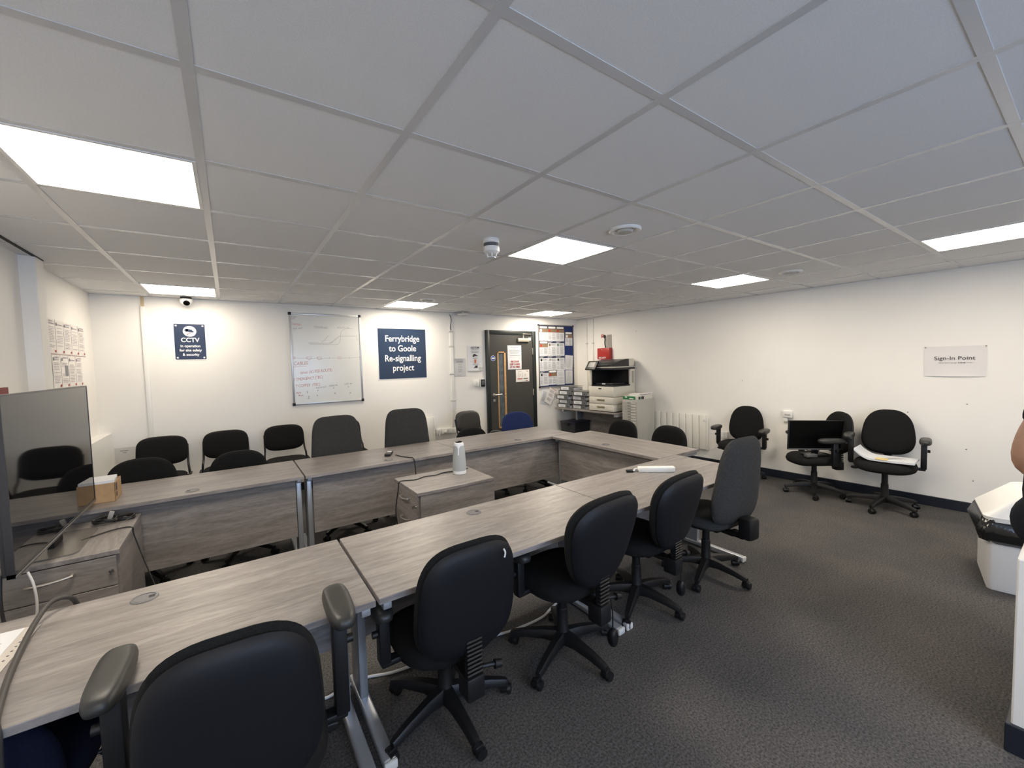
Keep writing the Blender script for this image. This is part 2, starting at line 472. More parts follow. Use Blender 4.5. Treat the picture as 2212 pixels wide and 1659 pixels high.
conduit('cable_conduit', 'thin white conduit beside the red document box', on_right(0.415, 0), 0.022, 0.10, 2.36, (1.9,))

# ------------------------------------------------------------------ ceiling lights
def ceiling_light(i, j, label, k=1.0):
    t = thing('ceiling_light', label, 'ceiling light', (0.6*i + 0.3, 0.6*j + 0.3, H), 0, 'square LED ceiling panels')
    def fr():
        g = MB(); a, b = 0.2855, 0.272
        for s in (-1, 1):
            g.box(min(s*a, s*b), max(s*a, s*b), -a, a, -0.004, 0.001); g.box(-b, b, min(s*a, s*b), max(s*a, s*b), -0.004, 0.001)
        return g
    part('frame', fr, WHITE, t, None, key='lightframe')
    part('diffuser', lambda: MB().box(-0.274, 0.274, -0.274, 0.274, -0.002, 0.001), lit(k), t, None, key=('lightdiff', k))
ceiling_light(-1, 2, 'lit ceiling panel nearest the camera on the TV side', 0.92)
ceiling_light(-1, 7, 'lit ceiling panel above the dome camera in the far left corner', 0.56)
ceiling_light(3, 2, 'lit ceiling panel between the smoke detector and a round vent')
ceiling_light(3, 7, 'lit ceiling panel above the navy project sign', 0.88)
ceiling_light(7, 7, 'lit ceiling panel above the door and noticeboard', 1.0)
ceiling_light(7, 2, 'lit ceiling panel toward the right wall beside a round vent', 0.95)
ceiling_light(7, -1, 'lit ceiling panel cut off by the right edge of the picture', 1.0)
ceiling_light(3, -3, 'added unseen ceiling panel behind the camera, in line with the middle panel', 0.7)  # out of view, added to brighten the near part of the room
ceiling_light(7, -4, 'added unseen ceiling panel behind the camera toward the right wall', 0.8)  # unseen extra panel, added to lift the light on the right wall
ceiling_light(-1, -3, 'added unseen ceiling panel behind the camera on the TV side', 0.7)  # also added out of view, evens out the light up front

def ceiling_vent(x, y, label, r=0.098):
    t = thing('ceiling_vent', label, 'ceiling vent', (x, y, H), 0, 'round ceiling vents')
    part('outer_ring', lambda: MB().lathe([(r, 0.004), (r, -0.006), (r*0.93, -0.014), (r*0.80, -0.014), (r*0.70, -0.004), (r*0.66, 0.004)], 32, cap=False), WHITE, t, key=('vr', r))
    part('valve_disc', lambda: MB().lathe([(0.0005, -0.022), (r*0.44, -0.020), (r*0.52, -0.010), (r*0.5, 0.0), (0.0005, 0.003)], 32, cap=False), mat('vent_grey', (0.5, 0.49, 0.46), 0.5), t, key=('vd', r))
    part('throat', lambda: MB().lathe([(r*0.7, 0.0035), (0.0005, 0.0035)], 32, cap=False), mat('throat_grey', (0.16, 0.16, 0.15), 0.7), t, key=('vt', r))
ceiling_vent(2.117, 0.91, 'round ceiling vent nearest the camera, right of the middle light panel')
ceiling_vent(4.55, 0.94, 'round ceiling vent near the right wall')
ceiling_vent(2.125, 3.98, 'round ceiling vent behind the panel above the navy sign')
ceiling_vent(4.62, 4.06, 'round ceiling vent behind the panel above the door')

t = thing('smoke_detector', 'white smoke detector hanging from the ceiling left of the middle light', 'smoke detector', (1.507, 1.502, H))
part('base', MB().lathe([(0.052, 0.004), (0.054, -0.006), (0.050, -0.010), (0.054, -0.014), (0.054, -0.022), (0.050, -0.026)], 28), WHITE, t)
part('detector_band', MB().lathe([(0.050, -0.026), (0.050, -0.048)], 28), GREYPL, t)
part('body', MB().lathe([(0.052, -0.048), (0.054, -0.054), (0.052, -0.078), (0.040, -0.090), (0.030, -0.094)], 28), WHITE, t)
def cage():
    g = MB()
    for k in range(6):
        a = k * PI / 3
        g.tube([(0.036*math.cos(a), 0.036*math.sin(a), -0.088), (0.030*math.cos(a), 0.030*math.sin(a), -0.108), (0.022*math.cos(a), 0.022*math.sin(a), -0.114)], 0.004, 6, 2)
    g.lathe([(0.027, -0.112), (0.027, -0.118), (0.001, -0.119)], 20)
    return g
part('sensor_cage', cage(), mat('sensor_cage_white', (0.62, 0.65, 0.67), 0.3), t)

t = thing('dome_camera', 'small white dome security camera on the ceiling above the CCTV sign', 'security camera', (-0.297, 4.95, H - 0.003))
part('mount', MB().lathe([(0.050, 0.003), (0.050, -0.016), (0.046, -0.020)], 24), DARKGAP, t)
part('housing', MB().lathe([(0.056, -0.018), (0.058, -0.030), (0.054, -0.055), (0.040, -0.078), (0.020, -0.090), (0.001, -0.092)], 28), WHITE, t)
part('lens', MB().pad(0.030, 0.030, 2, 0.02, M=Matrix.Translation((0.006, -0.045, -0.066)) @ Matrix.Rotation(math.radians(35), 4, 'X')), SCREENM, t)
t = thing('access_point', 'white round wireless unit on the ceiling above the door', 'access point', (3.11, 4.93, H - 0.003))
part('body', MB().lathe([(0.02, 0.003), (0.02, -0.018), (0.085, -0.020), (0.095, -0.028), (0.080, -0.046), (0.001, -0.052)], 28), WHITE, t)
part('status_light', MB().lathe([(0.008, -0.050), (0.008, -0.054)], 10), GREYPL, t)

# ================================================================== DOOR
DX0, DX1, DTOP = 3.565, 4.610, 2.125
d = structroot('door_1', (0, YB, 0))
def dframe():
    g = MB(); w = 0.07
    g.box(DX0, DX0 + w, -0.035, 0.0, 0, DTOP, 0.003); g.box(DX1 - w, DX1, -0.035, 0.0, 0, DTOP, 0.003)
    g.box(DX0 + w, DX1 - w, -0.035, 0.0, DTOP - w, DTOP, 0.003)
    return g
part('door_frame', dframe(), FRAMEG, d)
LX0, LX1, LTOP = DX0 + 0.072, DX1 - 0.072, DTOP - 0.074
def leaf():
    g = MB(); gx0, gx1, gz0, gz1 = 3.785, 3.955, 0.46, 1.765
    g.box(LX0, gx0, -0.022, 0, 0.01, LTOP); g.box(gx1, LX1, -0.022, 0, 0.01, LTOP)
    g.box(gx0, gx1, -0.022, 0, 0.01, gz0); g.box(gx0, gx1, -0.022, 0, gz1, LTOP)
    return g
part('door_leaf', leaf(), DOORG, d, None)
def bead():
    g = MB(); gx0, gx1, gz0, gz1, w = 3.785, 3.955, 0.46, 1.765, 0.022
    g.box(gx0, gx0 + w, -0.030, -0.004, gz0, gz1, 0.003); g.box(gx1 - w - 0.012, gx1, -0.030, -0.004, gz0, gz1, 0.003)
    g.box(gx0, gx1, -0.030, -0.004, gz0, gz0 + w, 0.003); g.box(gx0, gx1, -0.030, -0.004, gz1 - w, gz1, 0.003)
    return g
part('glazing_bead', bead(), OAK, d)
part('glass', MB().box(3.80, 3.945, -0.012, -0.006, 0.47, 1.755), PANE, d, None)
part('door_handle', MB().tube([(3.703, -0.03, 1.039), (3.703, -0.062, 1.039), (3.73, -0.068, 1.039), (3.838, -0.066, 1.043)], 0.011, 10, 3), NICKEL, d)
part('handle_rose', MB().cyl((3.703, -0.021, 1.039), (3.703, -0.032, 1.039), 0.027, 0.025, 20), NICKEL, d)
part('key_escutcheon', MB().cyl((3.703, -0.021, 0.945), (3.703, -0.032, 0.945), 0.027, 0.025, 20).cyl((3.703, -0.03, 0.945), (3.703, -0.04, 0.945), 0.012, None, 12), CHROME, d)
cl = part('door_closer', MB().box(4.205, 4.445, -0.062, -0.023, 1.935, 1.995, 0.006), mat('closer_champagne', (0.55, 0.50, 0.42), 0.35, metal=0.5), d)
part('closer_arm', MB().tube([(4.32, -0.05, 2.0), (4.32, -0.055, 2.055), (4.26, -0.12, 2.062)], 0.010, 8, 1).tube([(4.26, -0.12, 2.066), (4.50, -0.045, 2.070)], 0.009, 8, 1), NICKEL, cl)
part('closer_plate', MB().box(4.45, 4.505, -0.027, -0.0225, 1.96, 2.01), WHITE, d, None)
for z in (1.71, 0.98):
    part('hinge', MB().box(4.523, 4.541, -0.040, -0.022, z, z + 0.115, 0.003), NICKEL, d)
t = thing('fire_door_disc', 'round blue sticker on the door above the handle', 'sticker', (3.703, YB - 0.023, 1.655))
part('white_rim', MB().cyl((0, 0, 0), (0, -0.0015, 0), 0.046, None, 28), WHITEPR, t)
part('blue_face', MB().cyl((0, -0.0012, 0), (0, -0.002, 0), 0.040, None, 28), BLUEDOT, t)
part('white_band', MB().box(-0.030, 0.030, -0.0028, -0.002, -0.012, 0.012), WHITEPR, t, None)

# ================================================================== PAPER AND SIGNS
def sheet(name, label, cat, where, w, h, m=PAPER, group=None, curl=0.0, rot=0.0, bend=0.006, thick=0.0012):
    """a sheet of paper taped on a wall; origin at its centre; front faces -y"""
    (loc, rz) = where
    t = thing(name, label, cat, loc, rz, group)
    if rot: t.rotation_euler = (0, rot, rz)
    def mk():
        g = MB(); nx, nz = 8, 8; F = []; B = []
        for i in range(nx + 1):
            f_, b_ = [], []
            for k in range(nz + 1):
                x = -w/2 + w*i/nx; z = -h/2 + h*k/nz
                y = -0.0015 - bend * (math.sin(PI*k/nz)**2) * (0.4 + 0.6 * (1 - k/nz)) - curl * max(0, 1 - 3*k/nz)**2 * math.sin(PI*i/nx)**0.5 if nz else 0
                f_.append(g.bm.verts.new((x, y - thick, z))); b_.append(g.bm.verts.new((x, y, z)))
            F.append(f_); B.append(b_)
        for i in range(nx):
            for k in range(nz):
                g.bm.faces.new((F[i][k], F[i+1][k], F[i+1][k+1], F[i][k+1])); g.bm.faces.new((B[i][k], B[i][k+1], B[i+1][k+1], B[i+1][k]))
        for i in range(nx):
            g.bm.faces.new((F[i][0], B[i][0], B[i+1][0], F[i+1][0])); g.bm.faces.new((F[i][nz], F[i+1][nz], B[i+1][nz], B[i][nz]))
        for k in range(nz):
            g.bm.faces.new((F[0][k], F[0][k+1], B[0][k+1], B[0][k])); g.bm.faces.new((F[nx][k], B[nx][k], B[nx][k+1], F[nx][k+1]))
        return g
    part('paper', mk, m, t)
    return t
def lines(rects, y=-0.0105):
    g = MB()
    for (x0, x1, z0, z1) in rects: g.rectp(x0, x1, z0, z1, y)
    return g
def textblock(x0, x1, ztop, n, pitch, thick, seed=0, ragged=0.3):
    rnd = random.Random(seed); out = []
    for k in range(n):
        z = ztop - k * pitch
        if rnd.random() < 0.12: continue
        x1b = x1 - (x1 - x0) * ragged * rnd.random()
        x = x0
        while x < x1b - 0.004:                                    # words with gaps between
            wl = min(x1b - x, (x1 - x0) * (0.10 + 0.18 * rnd.random()))
            out.append((x, x + wl, z - thick, z)); x += wl + thick * 0.9
    return out

# CCTV sign
t = thing('cctv_sign', 'navy CCTV in operation sign on the back wall under the dome camera', 'sign', *on_back(-0.289, 1.898))
def rrect(w, h, r, n=5):
    P = []
    for cx, cz, a0 in ((w/2-r, h/2-r, 0), (-w/2+r, h/2-r, PI/2), (-w/2+r, -h/2+r, PI), (w/2-r, -h/2+r, 1.5*PI)):
        for k in range(n + 1): P.append((cx + r*math.cos(a0 + k*PI/2/n), cz + r*math.sin(a0 + k*PI/2/n)))
    return P
part('white_border', MB().prism(rrect(0.292, 0.412, 0.012), -0.003, -0.0005), WHITEPR, t)
part('panel', MB().prism(rrect(0.276, 0.396, 0.010), -0.004, -0.002), NAVY, t)
part('emblem_disc', MB().cyl((0, -0.0038, 0.117), (0, -0.0048, 0.117), 0.060, None, 32), WHITEPR, t)
def camicon():
    g = MB(); R = Matrix.Translation((0, -0.0055, 0.122)) @ Matrix.Rotation(math.radians(12), 4, 'Y')
    g.box(-0.030, 0.022, 0, 0.001, -0.013, 0.017, M=R); g.box(0.022, 0.036, 0, 0.001, -0.013, 0.006, M=R)
    g.disc(-0.029, 0.128, 0.016, -0.0055)
    return g
part('camera_emblem', camicon(), NAVY, t, None)
part('bracket_emblem', MB().stroke([(0.005, 0.110), (0.002, 0.094), (-0.008, 0.090), (-0.016, 0.084)], 0.005, -0.0056).disc(-0.019, 0.083, 0.006, -0.0056), INKR, t, None)
text(t, 'CCTV', 0.068, 0, 0.018, -0.0045, WHITEPR, bold=0.0016, sx=0.92)
text(t, 'in operation', 0.040, 0, -0.048, -0.0045, WHITEPR, bold=0.0010, sx=0.90)
text(t, 'for site safety', 0.040, 0, -0.096, -0.0045, WHITEPR, bold=0.0010, sx=0.90)
text(t, '& security', 0.040, 0, -0.144, -0.0045, WHITEPR, bold=0.0010, sx=0.90)
for sx_, sz_ in ((-1, 1), (1, 1), (-1, -1), (1, -1)):
    part('fixing_cap', MB().cyl((sx_*0.118, -0.003, sz_*0.178), (sx_*0.118, -0.007, sz_*0.178), 0.010, 0.008, 14), WHITEPR, t)

# project sign
t = thing('project_sign', 'large square navy sign with white lettering right of the whiteboard', 'sign', *on_back(2.162, 1.745))
part('white_border', MB().box(-0.370, 0.370, -0.003, -0.0005, -0.372, 0.372), WHITEPR, t, None)
part('panel', MB().box(-0.357, 0.357, -0.005, -0.002, -0.361, 0.361), mat('navy_sign_gloss', (0.020, 0.040, 0.085), 0.25), t, None)
for s_, z_ in (('Ferrybridge', 0.215), ('to Goole', 0.073), ('Re-signalling', -0.070), ('project', -0.210)):
    text(t, s_, 0.128, 0, z_, -0.0055, WHITEPR, bold=0.0017, sx=0.86)

# whiteboard
t = thing('whiteboard', 'framed whiteboard with red and grey marker notes on the back wall', 'whiteboard', *on_back(1.137, 1.687))
WBW, WBH = 0.868, 1.170
part('panel', MB().box(-WBW/2+0.008, WBW/2-0.008, -0.014, -0.001, -WBH/2+0.008, WBH/2-0.008), BOARDW, t, None)
def wbf():
    g = MB(); a, b, w = WBW/2, WBH/2, 0.022
    g.box(-a, -a+w, -0.020, -0.0005, -b, b, 0.003); g.box(a-w, a, -0.020, -0.0005, -b, b, 0.003)
    g.box(-a, a, -0.020, -0.0005, -b, -b+w, 0.003); g.box(-a, a, -0.020, -0.0005, b-w, b, 0.003)
    return g
part('frame', wbf(), mat('aluminium_frame', (0.55, 0.55, 0.54), 0.35, metal=0.7), t)
for sx_, sz_ in ((-1, 1), (1, 1), (-1, -1), (1, -1)):
    part('corner_cap', MB().box(-0.018, 0.018, -0.024, 0.0, -0.018, 0.018, 0.006, M=Matrix.Translation((sx_*(WBW/2-0.010), 0, sz_*(WBH/2-0.010)))), BLACKPL, t)
def wb(px, pz):                                       # board coordinates 0..1 from the top left
    return (-WBW/2 + px*WBW, WBH/2 - pz*WBH)
def wstroke(pts, w=0.004, curve=4):
    P = [Vector((*wb(*p), 0)) for p in pts]; Q = []
    for i in range(len(P) - 1):
        p0, p1, p2, p3 = P[max(i-1,0)], P[i], P[i+1], P[min(i+2, len(P)-1)]
        for k in range(curve):
            u = k / curve
            Q.append(0.5*((2*p1) + (p2-p0)*u + (2*p0-5*p1+4*p2-p3)*u*u + (3*p1-p0-3*p2+p3)*u**3))
    Q.append(P[-1])
    return [(q.x, q.y) for q in Q], w
def wdraw(strokes):
    g = MB()
    for s_ in strokes:
        pts, w = wstroke(*s_) if isinstance(s_, tuple) else wstroke(s_)
        g.stroke(pts, w, -0.0148)
    return g
part('track_drawing', wdraw([([(0.24,.325),(0.40,.325),(0.55,.318),(0.66,.255),(0.72,.243),(0.92,.240)],.005),
    ([(0.26,.338),(0.45,.340),(0.60,.342),(0.66,.330),(0.69,.28),(0.70,.21),(0.74,.17),(0.82,.155),(0.88,.16)],.003),
    ([(0.42,.316),(0.47,.29),(0.50,.255),(0.525,.243)],.004), ([(0.53,.335),(0.56,.325),(0.585,.308)],.003),
    ([(0.945,.225),(0.935,.25),(0.945,.287)],.004)]), PENG, t, None)
part('route_line', wdraw([([(0.02,.490),(0.34,.494),(0.60,.494),(0.80,.494),(0.98,.488)],.003), ([(0.52,.480),(0.52,.503)],.003), ([(0.81,.480),(0.81,.505)],.003)]), PENG, t, None)
part('red_boxes', wdraw([([(0.02,.480),(0.06,.478),(0.055,.490),(0.035,.502),(0.02,.492),(0.02,.480)],.004,1),
    ([(0.20,.480),(0.28,.477),(0.27,.495),(0.235,.512),(0.225,.498),(0.21,.498),(0.20,.480)],.004,1),
    ([(0.345,.482),(0.405,.478),(0.415,.500),(0.37,.512),(0.355,.500),(0.345,.482)],.004,1),
    ([(0.645,.480),(0.69,.478),(0.69,.504),(0.648,.504),(0.645,.480)],.003,1),
    ([(0.99,.470),(0.965,.475),(0.97,.49),(0.965,.510),(0.99,.514)],.003,1),
    ([(0.025,.587),(0.12,.578),(0.20,.576)],.004,2), ([(0.03,.127),(0.10,.132),(0.165,.128)],.004,2)]), PENR, t, None)
for s_, sz, px, pz, m_, sx_, rt in (('GP', .052, .055, .055, PENG, .9, .05), ('Terminal', .030, .085, .118, PENR, .9, -.05), ('PSP WP', .033, .105, .170, PENG, .95, .05),
    ('TERMINAL', .040, .42, .152, PENG, .95, -.04), ('ROUTE SN', .036, .74, .150, PENG, .95, -.02), ('CABLES', .060, .125, .548, PENR, .80, .03),
    ('16mm (AS PER ROUTE)', .055, .325, .640, PENR, .72, .07), ('T EMERGENCY (TBC)', .054, .215, .715, PENR, .68, .07),
    ('T COPPER  (TBC)', .050, .205, .790, PENR, .76, .04), ('ROUTE OUT', .027, .385, .822, PENK, .85, .06), ('CABLE IN', .029, .555, .806, PENK, .9, .04),
    ('LOC IN', .030, .775, .795, PENK, 1, .05), ('x', .036, .335, .850, PENK, 1, .3), ('x', .036, .56, .832, PENK, 1, .2), ('x', .036, .775, .828, PENK, 1, .4),
    ('Part', .036, .075, .868, INKR, .9, .1), ('Phase', .027, .105, .898, INKR, .9, .05), ('1', .045, .19, .865, PENK, 1, 0), ('2', .048, .205, .925, PENK, 1.1, .05),
    ('x', .036, .325, .905, PENK, 1, .3), ('x', .046, .575, .893, PENK, 1, .2), ('x', .044, .80, .897, PENK, 1, .1)):
    x_, z_ = wb(px, pz)
    text(t, s_, sz, x_, z_, -0.0148, m_, sx=sx_, name='handwriting', shear=0.16, rot=rt, wobble=0.0011)

# papers left of the door
t = sheet('notice', 'grey laminated notice in a thin sleeve left of the cap and boot poster', 'notice', on_back(3.085, 1.517), 0.215, 0.292, mat('laminated_paper', (0.60, 0.60, 0.60), 0.3))
part('print', lines([(-.06,.06,.085,.093)] + textblock(-.085, .085, .135, 4, .013, .004, 3) + textblock(-.03, .05, .06, 10, .014, .004, 4) + textblock(-.05, .05, -.12, 1, .02, .005, 5)), INK, t, None)
t = sheet('poster', 'white poster with cap, orange vest and boot pictures left of the door', 'poster', on_back(3.366, 1.660), 0.272, 0.405, PAPER, curl=0.02)
text(t, 'ALSTOM', 0.042, 0, 0.172, -0.012, INKD, bold=0.0008, sx=1.0)
part('print', lines([(-.07,.07,.142,.148), (-.08,.085,.113,.119), (-.065,.065,.093,.099), (-.035,.04,-.003,.003), (-.05,.065,-.098,-.091)], -0.0125), INK, t, None)
def cap():
    g = MB()
    P = [(-.043,.022),(-.045,.042),(-.034,.062),(-.012,.072),(.008,.068),(.020,.052),(.050,.044),(.052,.038),(.024,.036),(.0,.036),(-.018,.030),(-.034,.018)]
    g.bm.faces.new([g.bm.verts.new((x, -0.0125, z)) for x, z in P]); return g
part('cap_picture', cap(), INKD, t, None)
part('vest_picture', lines([(-.014,.016,-.078,-.020)], -0.0125), ORANGE, t, None)
part('boot_picture', (lambda g: (g.bm.faces.new([g.bm.verts.new((x, -0.0125, z)) for x, z in ((-.045,-.172),(-.045,-.162),(-.012,-.142),(.004,-.118),(.040,-.116),(.042,-.150),(.036,-.166),(.0,-.176))]), g)[1])(MB()), INKD, t, None)
part('tape', MB().box(0.06, 0.135, -0.020, -0.018, -0.185, -0.145), mat('clear_tape', (0.55, 0.54, 0.52), 0.3), t, None)

t = thing('light_switch', 'white light switch left of the card reader', 'switch', *on_back(3.372, 1.250))
part('back_box', MB().box(-0.047, 0.047, -0.030, -0.0005, -0.045, 0.045, 0.004), WHITE, t)
part('rocker', MB().box(-0.012, 0.012, -0.036, -0.028, -0.016, 0.016, 0.003), mat('rocker_white', (0.7, 0.68, 0.64), 0.3), t)
t = thing('card_reader', 'black and white card reader beside the door frame', 'card reader', *on_back(3.487, 1.250))
part('back_plate', MB().box(-0.048, 0.045, -0.020, -0.0005, -0.068, 0.068, 0.004), WHITE, t)
part('reader_face', MB().box(-0.032, 0.042, -0.034, -0.018, -0.060, 0.060, 0.006), BLACKPL, t)
part('keypad', MB().box(-0.022, 0.030, -0.036, -0.033, -0.032, 0.040, 0.002), GREYPL, t)

# papers on the door
DF = 0.0235
t = sheet('notice', 'white typed notice on the door, directly above the red fire notice', 'notice', on_back(4.143, 1.768, DF), 0.292, 0.208, PAPER, bend=0.002)
part('print', lines([(-.09,.09,.068,.073),(-.035,.035,.042,.046),(-.115,.115,.020,.025),(-.115,.12,-.010,-.005),(-.10,.10,-.032,-.027),(-.11,.12,-.070,-.066)], -0.0065), INK, t, None)
t = sheet('notice', 'white notice with red fire door wording on the door', 'notice', on_back(4.143, 1.560, DF), 0.290, 0.206, PAPER, bend=0.003)
for s_, z_ in (('FIRE DOOR', 0.030), ('KEEP CLOSED', -0.015), ('AT ALL TIMES', -0.060)):
    text(t, s_, 0.042, 0, z_, -0.008, INKR, bold=0.0012, sx=0.82)
text(t, 'ALSTOM', 0.016, 0.105, 0.082, -0.008, INK)
t = sheet('notice', 'white notice with red and green bars, lowest on the door', 'notice', on_back(4.306, 1.340, DF), 0.292, 0.212, PAPERW, bend=0.002)
part('print', lines([(-.10,-.02,.075,.08),(.085,.11,.072,.085),(-.09,-.085,-.03,.055),(-.01,-.005,-.03,.055)] + textblock(-.065,-.03,.03,3,.016,.008,9,.1) + textblock(.04,.075,.03,3,.016,.008,10,.1), -0.0065), INK, t, None)
part('red_bar', lines([(-.115,-.010,-.058,-.044), (.06,.11,-.090,-.080)], -0.0066), INKR, t, None)
part('green_bar', lines([(.015,.110,-.056,-.044)], -0.0066), mat('dark_green_print', (0.03, 0.09, 0.05), 0.6), t, None)

# noticeboard
t = thing('noticeboard', 'blue felt noticeboard covered in sheets right of the door', 'noticeboard', *on_back(5.118, 1.678))
NW, NH = 0.860, 1.150
part('felt', MB().box(-NW/2+0.01, NW/2-0.01, -0.012, -0.001, -NH/2+0.01, NH/2-0.01), BLUEBOARD, t, None)
def nbf():
    g = MB(); a, b, w = NW/2, NH/2, 0.016
    g.box(-a, -a+w, -0.018, -0.0005, -b, b, 0.002); g.box(a-w, a, -0.018, -0.0005, -b, b, 0.002)
    g.box(-a, a, -0.018, -0.0005, -b, -b+w, 0.002); g.box(-a, a, -0.018, -0.0005, b-w, b, 0.002)
    return g
part('frame', nbf(), mat('dark_alu', (0.22, 0.22, 0.22), 0.4, metal=0.6), t)
for sx_, sz_ in ((-1, 1), (1, 1), (-1, -1)):
    part('corner_cap', MB().box(-0.014, 0.014, -0.022, 0, -0.014, 0.014, 0.004, M=Matrix.Translation((sx_*(NW/2-0.008), 0, sz_*(NH/2-0.008)))), BLACKPL, t)
def nb_sheet(cx, cz, kind, label, seed, w=0.2005, h=0.2705, rot=0.0, photo=INKR):
    t = sheet('pinned_sheet', label, 'sheet of paper', on_back(5.118 + cx, 1.678 + cz, 0.0128), w, h, PAPER, 'sheets on the noticeboard', bend=0.002, rot=rot)
    y = -0.006
    if kind == 'case':
        part('header', lines([(-w/2, w/2, h/2-.115, h/2)], y), BROWNP, t, None)
        part('title_pill', MB().prism([(x_, z_ + h/2-.026) for x_, z_ in rrect(w*0.86, .036, .016)], y - 0.0012, y - 0.0004), WHITEPR, t)
        part('photo_strip', lines([(-w/2, w/2, h/2-.113, h/2-.055)], y - 0.0004), TANP, t, None)
        part('photo_figure', MB().disc(-w/2 + .042, h/2 - .084, .026, y - 0.0008), photo, t, None)
        part('print', lines(textblock(-w/2+.012, -.012, h/2-.13, 12, .010, .004, seed) + textblock(.004, w/2-.012, h/2-.13, 12, .010, .004, seed+1), y), INK, t, None)
    elif kind == 'bulletin':
        part('header', lines([(-w/2+.004, w/2-.004, h/2-.036, h/2-.003)], y), NAVY, t, None)
        part('heading', lines([(-w/2+.014, .01, h/2-.016, h/2-.011), (-w/2+.014, -.02, h/2-.027, h/2-.022)], y - .0004), WHITEPR, t, None)
        part('round_photo', MB().disc(-w/2 + .040, h/2 - .072, .024, y), photo, t, None)
        part('print', lines(textblock(-w/2+.075, w/2-.008, h/2-.052, 5, .009, .004, seed) + textblock(-w/2+.012, -.03, h/2-.115, 12, .011, .004, seed+1) + textblock(-.010, w/2-.010, h/2-.110, 13, .011, .004, seed+2), y), INK, t, None)
    else:
        part('print', lines(textblock(-w/2+.02, w/2-.02, h/2-.03, 18, .012, .0045, seed)), mat('print_pale', (0.45, 0.45, 0.47), 0.7), t, None)
gx = (-0.315, -0.112, 0.090); gz = (0.415, 0.141, -0.133, -0.407)
WORD = ('top row', 'second row', 'third row', 'bottom row')
nb_sheet(gx[0], gz[0], 'case', 'brown-headed sheet in the top left corner of the noticeboard', 11, photo=WHITEPR)
nb_sheet(gx[1], gz[0], 'case', 'brown-headed sheet, middle one of three along the noticeboard top', 12)
nb_sheet(gx[2], gz[0], 'case', 'brown-headed sheet, last of three along the noticeboard top', 13)
nb_sheet(gx[0], gz[1], 'case', 'brown-headed sheet starting the second row of the noticeboard', 14)
nb_sheet(gx[1], gz[1], 'bulletin', 'navy-headed sheet with a tan round photo, second noticeboard row', 15, photo=TANP)
nb_sheet(gx[2], gz[1], 'bulletin', 'navy-headed sheet with a green round photo, second noticeboard row', 16, photo=mat('teal_print', (0.08, 0.22, 0.20), 0.6))
nb_sheet(gx[0], gz[2], 'bulletin', 'navy-headed sheet starting the third noticeboard row', 17, photo=INKD)
nb_sheet(gx[1], gz[2], 'bulletin', 'navy-headed sheet with a pale round photo, third noticeboard row', 18, photo=mat('pale_print', (0.40, 0.38, 0.36), 0.6))
nb_sheet(gx[2], gz[2], 'bulletin', 'navy-headed sheet with a dark photo beside the blue felt, third row', 19, photo=INKD)
nb_sheet(gx[0], gz[3], 'bulletin', 'navy-headed sheet in the bottom left corner of the noticeboard', 20, photo=INKD)
nb_sheet(gx[1], gz[3] + 0.01, 'case', 'brown-headed sheet in the bottom row of the noticeboard', 21)
nb_sheet(gx[2] - 0.002, gz[3], 'plain', 'plain grey sheet in the bottom row behind the ring binders', 22, 0.19)
nb_sheet(0.305, 0.325, 'case', 'brown-headed sheet alone on the right side of the blue felt', 23, 0.185, 0.262, photo=WHITEPR)
nb_sheet(0.300, -0.130, 'plain', 'plain sheet tilted over the right side of the noticeboard', 24, 0.195, 0.275, 0.06)
nb_sheet(0.295, -0.405, 'plain', 'plain sheet at the bottom right of the noticeboard', 25, 0.185, 0.255, 0.02)
t = sheet('leaflet', 'loose leaflet hanging under the noticeboard, nearest the door', 'leaflet', on_back(4.800, 0.935), 0.150, 0.30, PAPER, rot=0.25, bend=0.02)
part('print', lines(textblock(-.055, .055, .12, 16, .014, .005, 31), -0.024), INK, t, None)
t = sheet('leaflet', 'loose leaflet tilted under the noticeboard beside the ring binders', 'leaflet', on_back(4.930, 0.940, 0.024), 0.165, 0.30, PAPERW, rot=0.52, bend=0.01)
part('print', lines(textblock(-.06, .06, .12, 16, .014, .005, 32), -0.014), INK, t, None)
part('red_edge', lines([(-.075, .080, .140, .147)], -0.0142), INKR, t, None)

# sheets on the left wall (second row partly behind the TV)
def left_sheet(y, z, w, h, label, seed, extra=False):
    t = sheet('wall_notice', label, 'notice', on_left(y, z), w, h, PAPERW, 'notices on the left wall', bend=0.002)
    part('print', lines(textblock(-w/2+.05, w/2-.02, h/2-.012, 2, .018, .010, seed, .2) + textblock(-w/2+.02, w/2-.02, h/2-.06, 13, .013, .005, seed+1, .25), -0.0055), mat('print_mauve', (0.42, 0.38, 0.42), 0.7), t, None)
    part('emblem', MB().disc(-w/2+.028, h/2-.032, .014, -0.0056), INK, t, None)
    part('red_mark', lines([(w/2-.040, w/2-.012, -h/2+.008, -h/2+.026)], -0.0056), INKR, t, None)
    if extra: part('photo', lines([(.0, w/2-.02, -.04, .05)], -0.0058), INK, t, None)
for k in range(5):
    left_sheet(3.86 + 0.198*k, 1.872, 0.188, 0.268, ['first', 'second', 'third', 'fourth', 'fifth'][k] + ' notice from the pillar in the upper left-wall row', 40 + 3*k)
for k in range(4):
    left_sheet(3.93 + 0.195*k, 1.593, 0.185, 0.262, ['first', 'second', 'third', 'fourth'][k] + ' notice from the pillar in the lower left-wall row', 60 + 3*k, k == 1)
struct('trim_7', MB().box(LX, LX + 0.004, 3.76, 4.76, 1.729, 1.734), mat('mauve_strip', (0.45, 0.28, 0.27), 0.6))
t = sheet('wall_sign', 'maroon sign with a white panel on the left wall above the TV', 'sign', on_left(2.90, 1.40), 0.26, 0.20, MAROON, bend=0.001)
part('white_panel', lines([(.05, .10, -.03, .05)], -0.0045), WHITEPR, t, None)
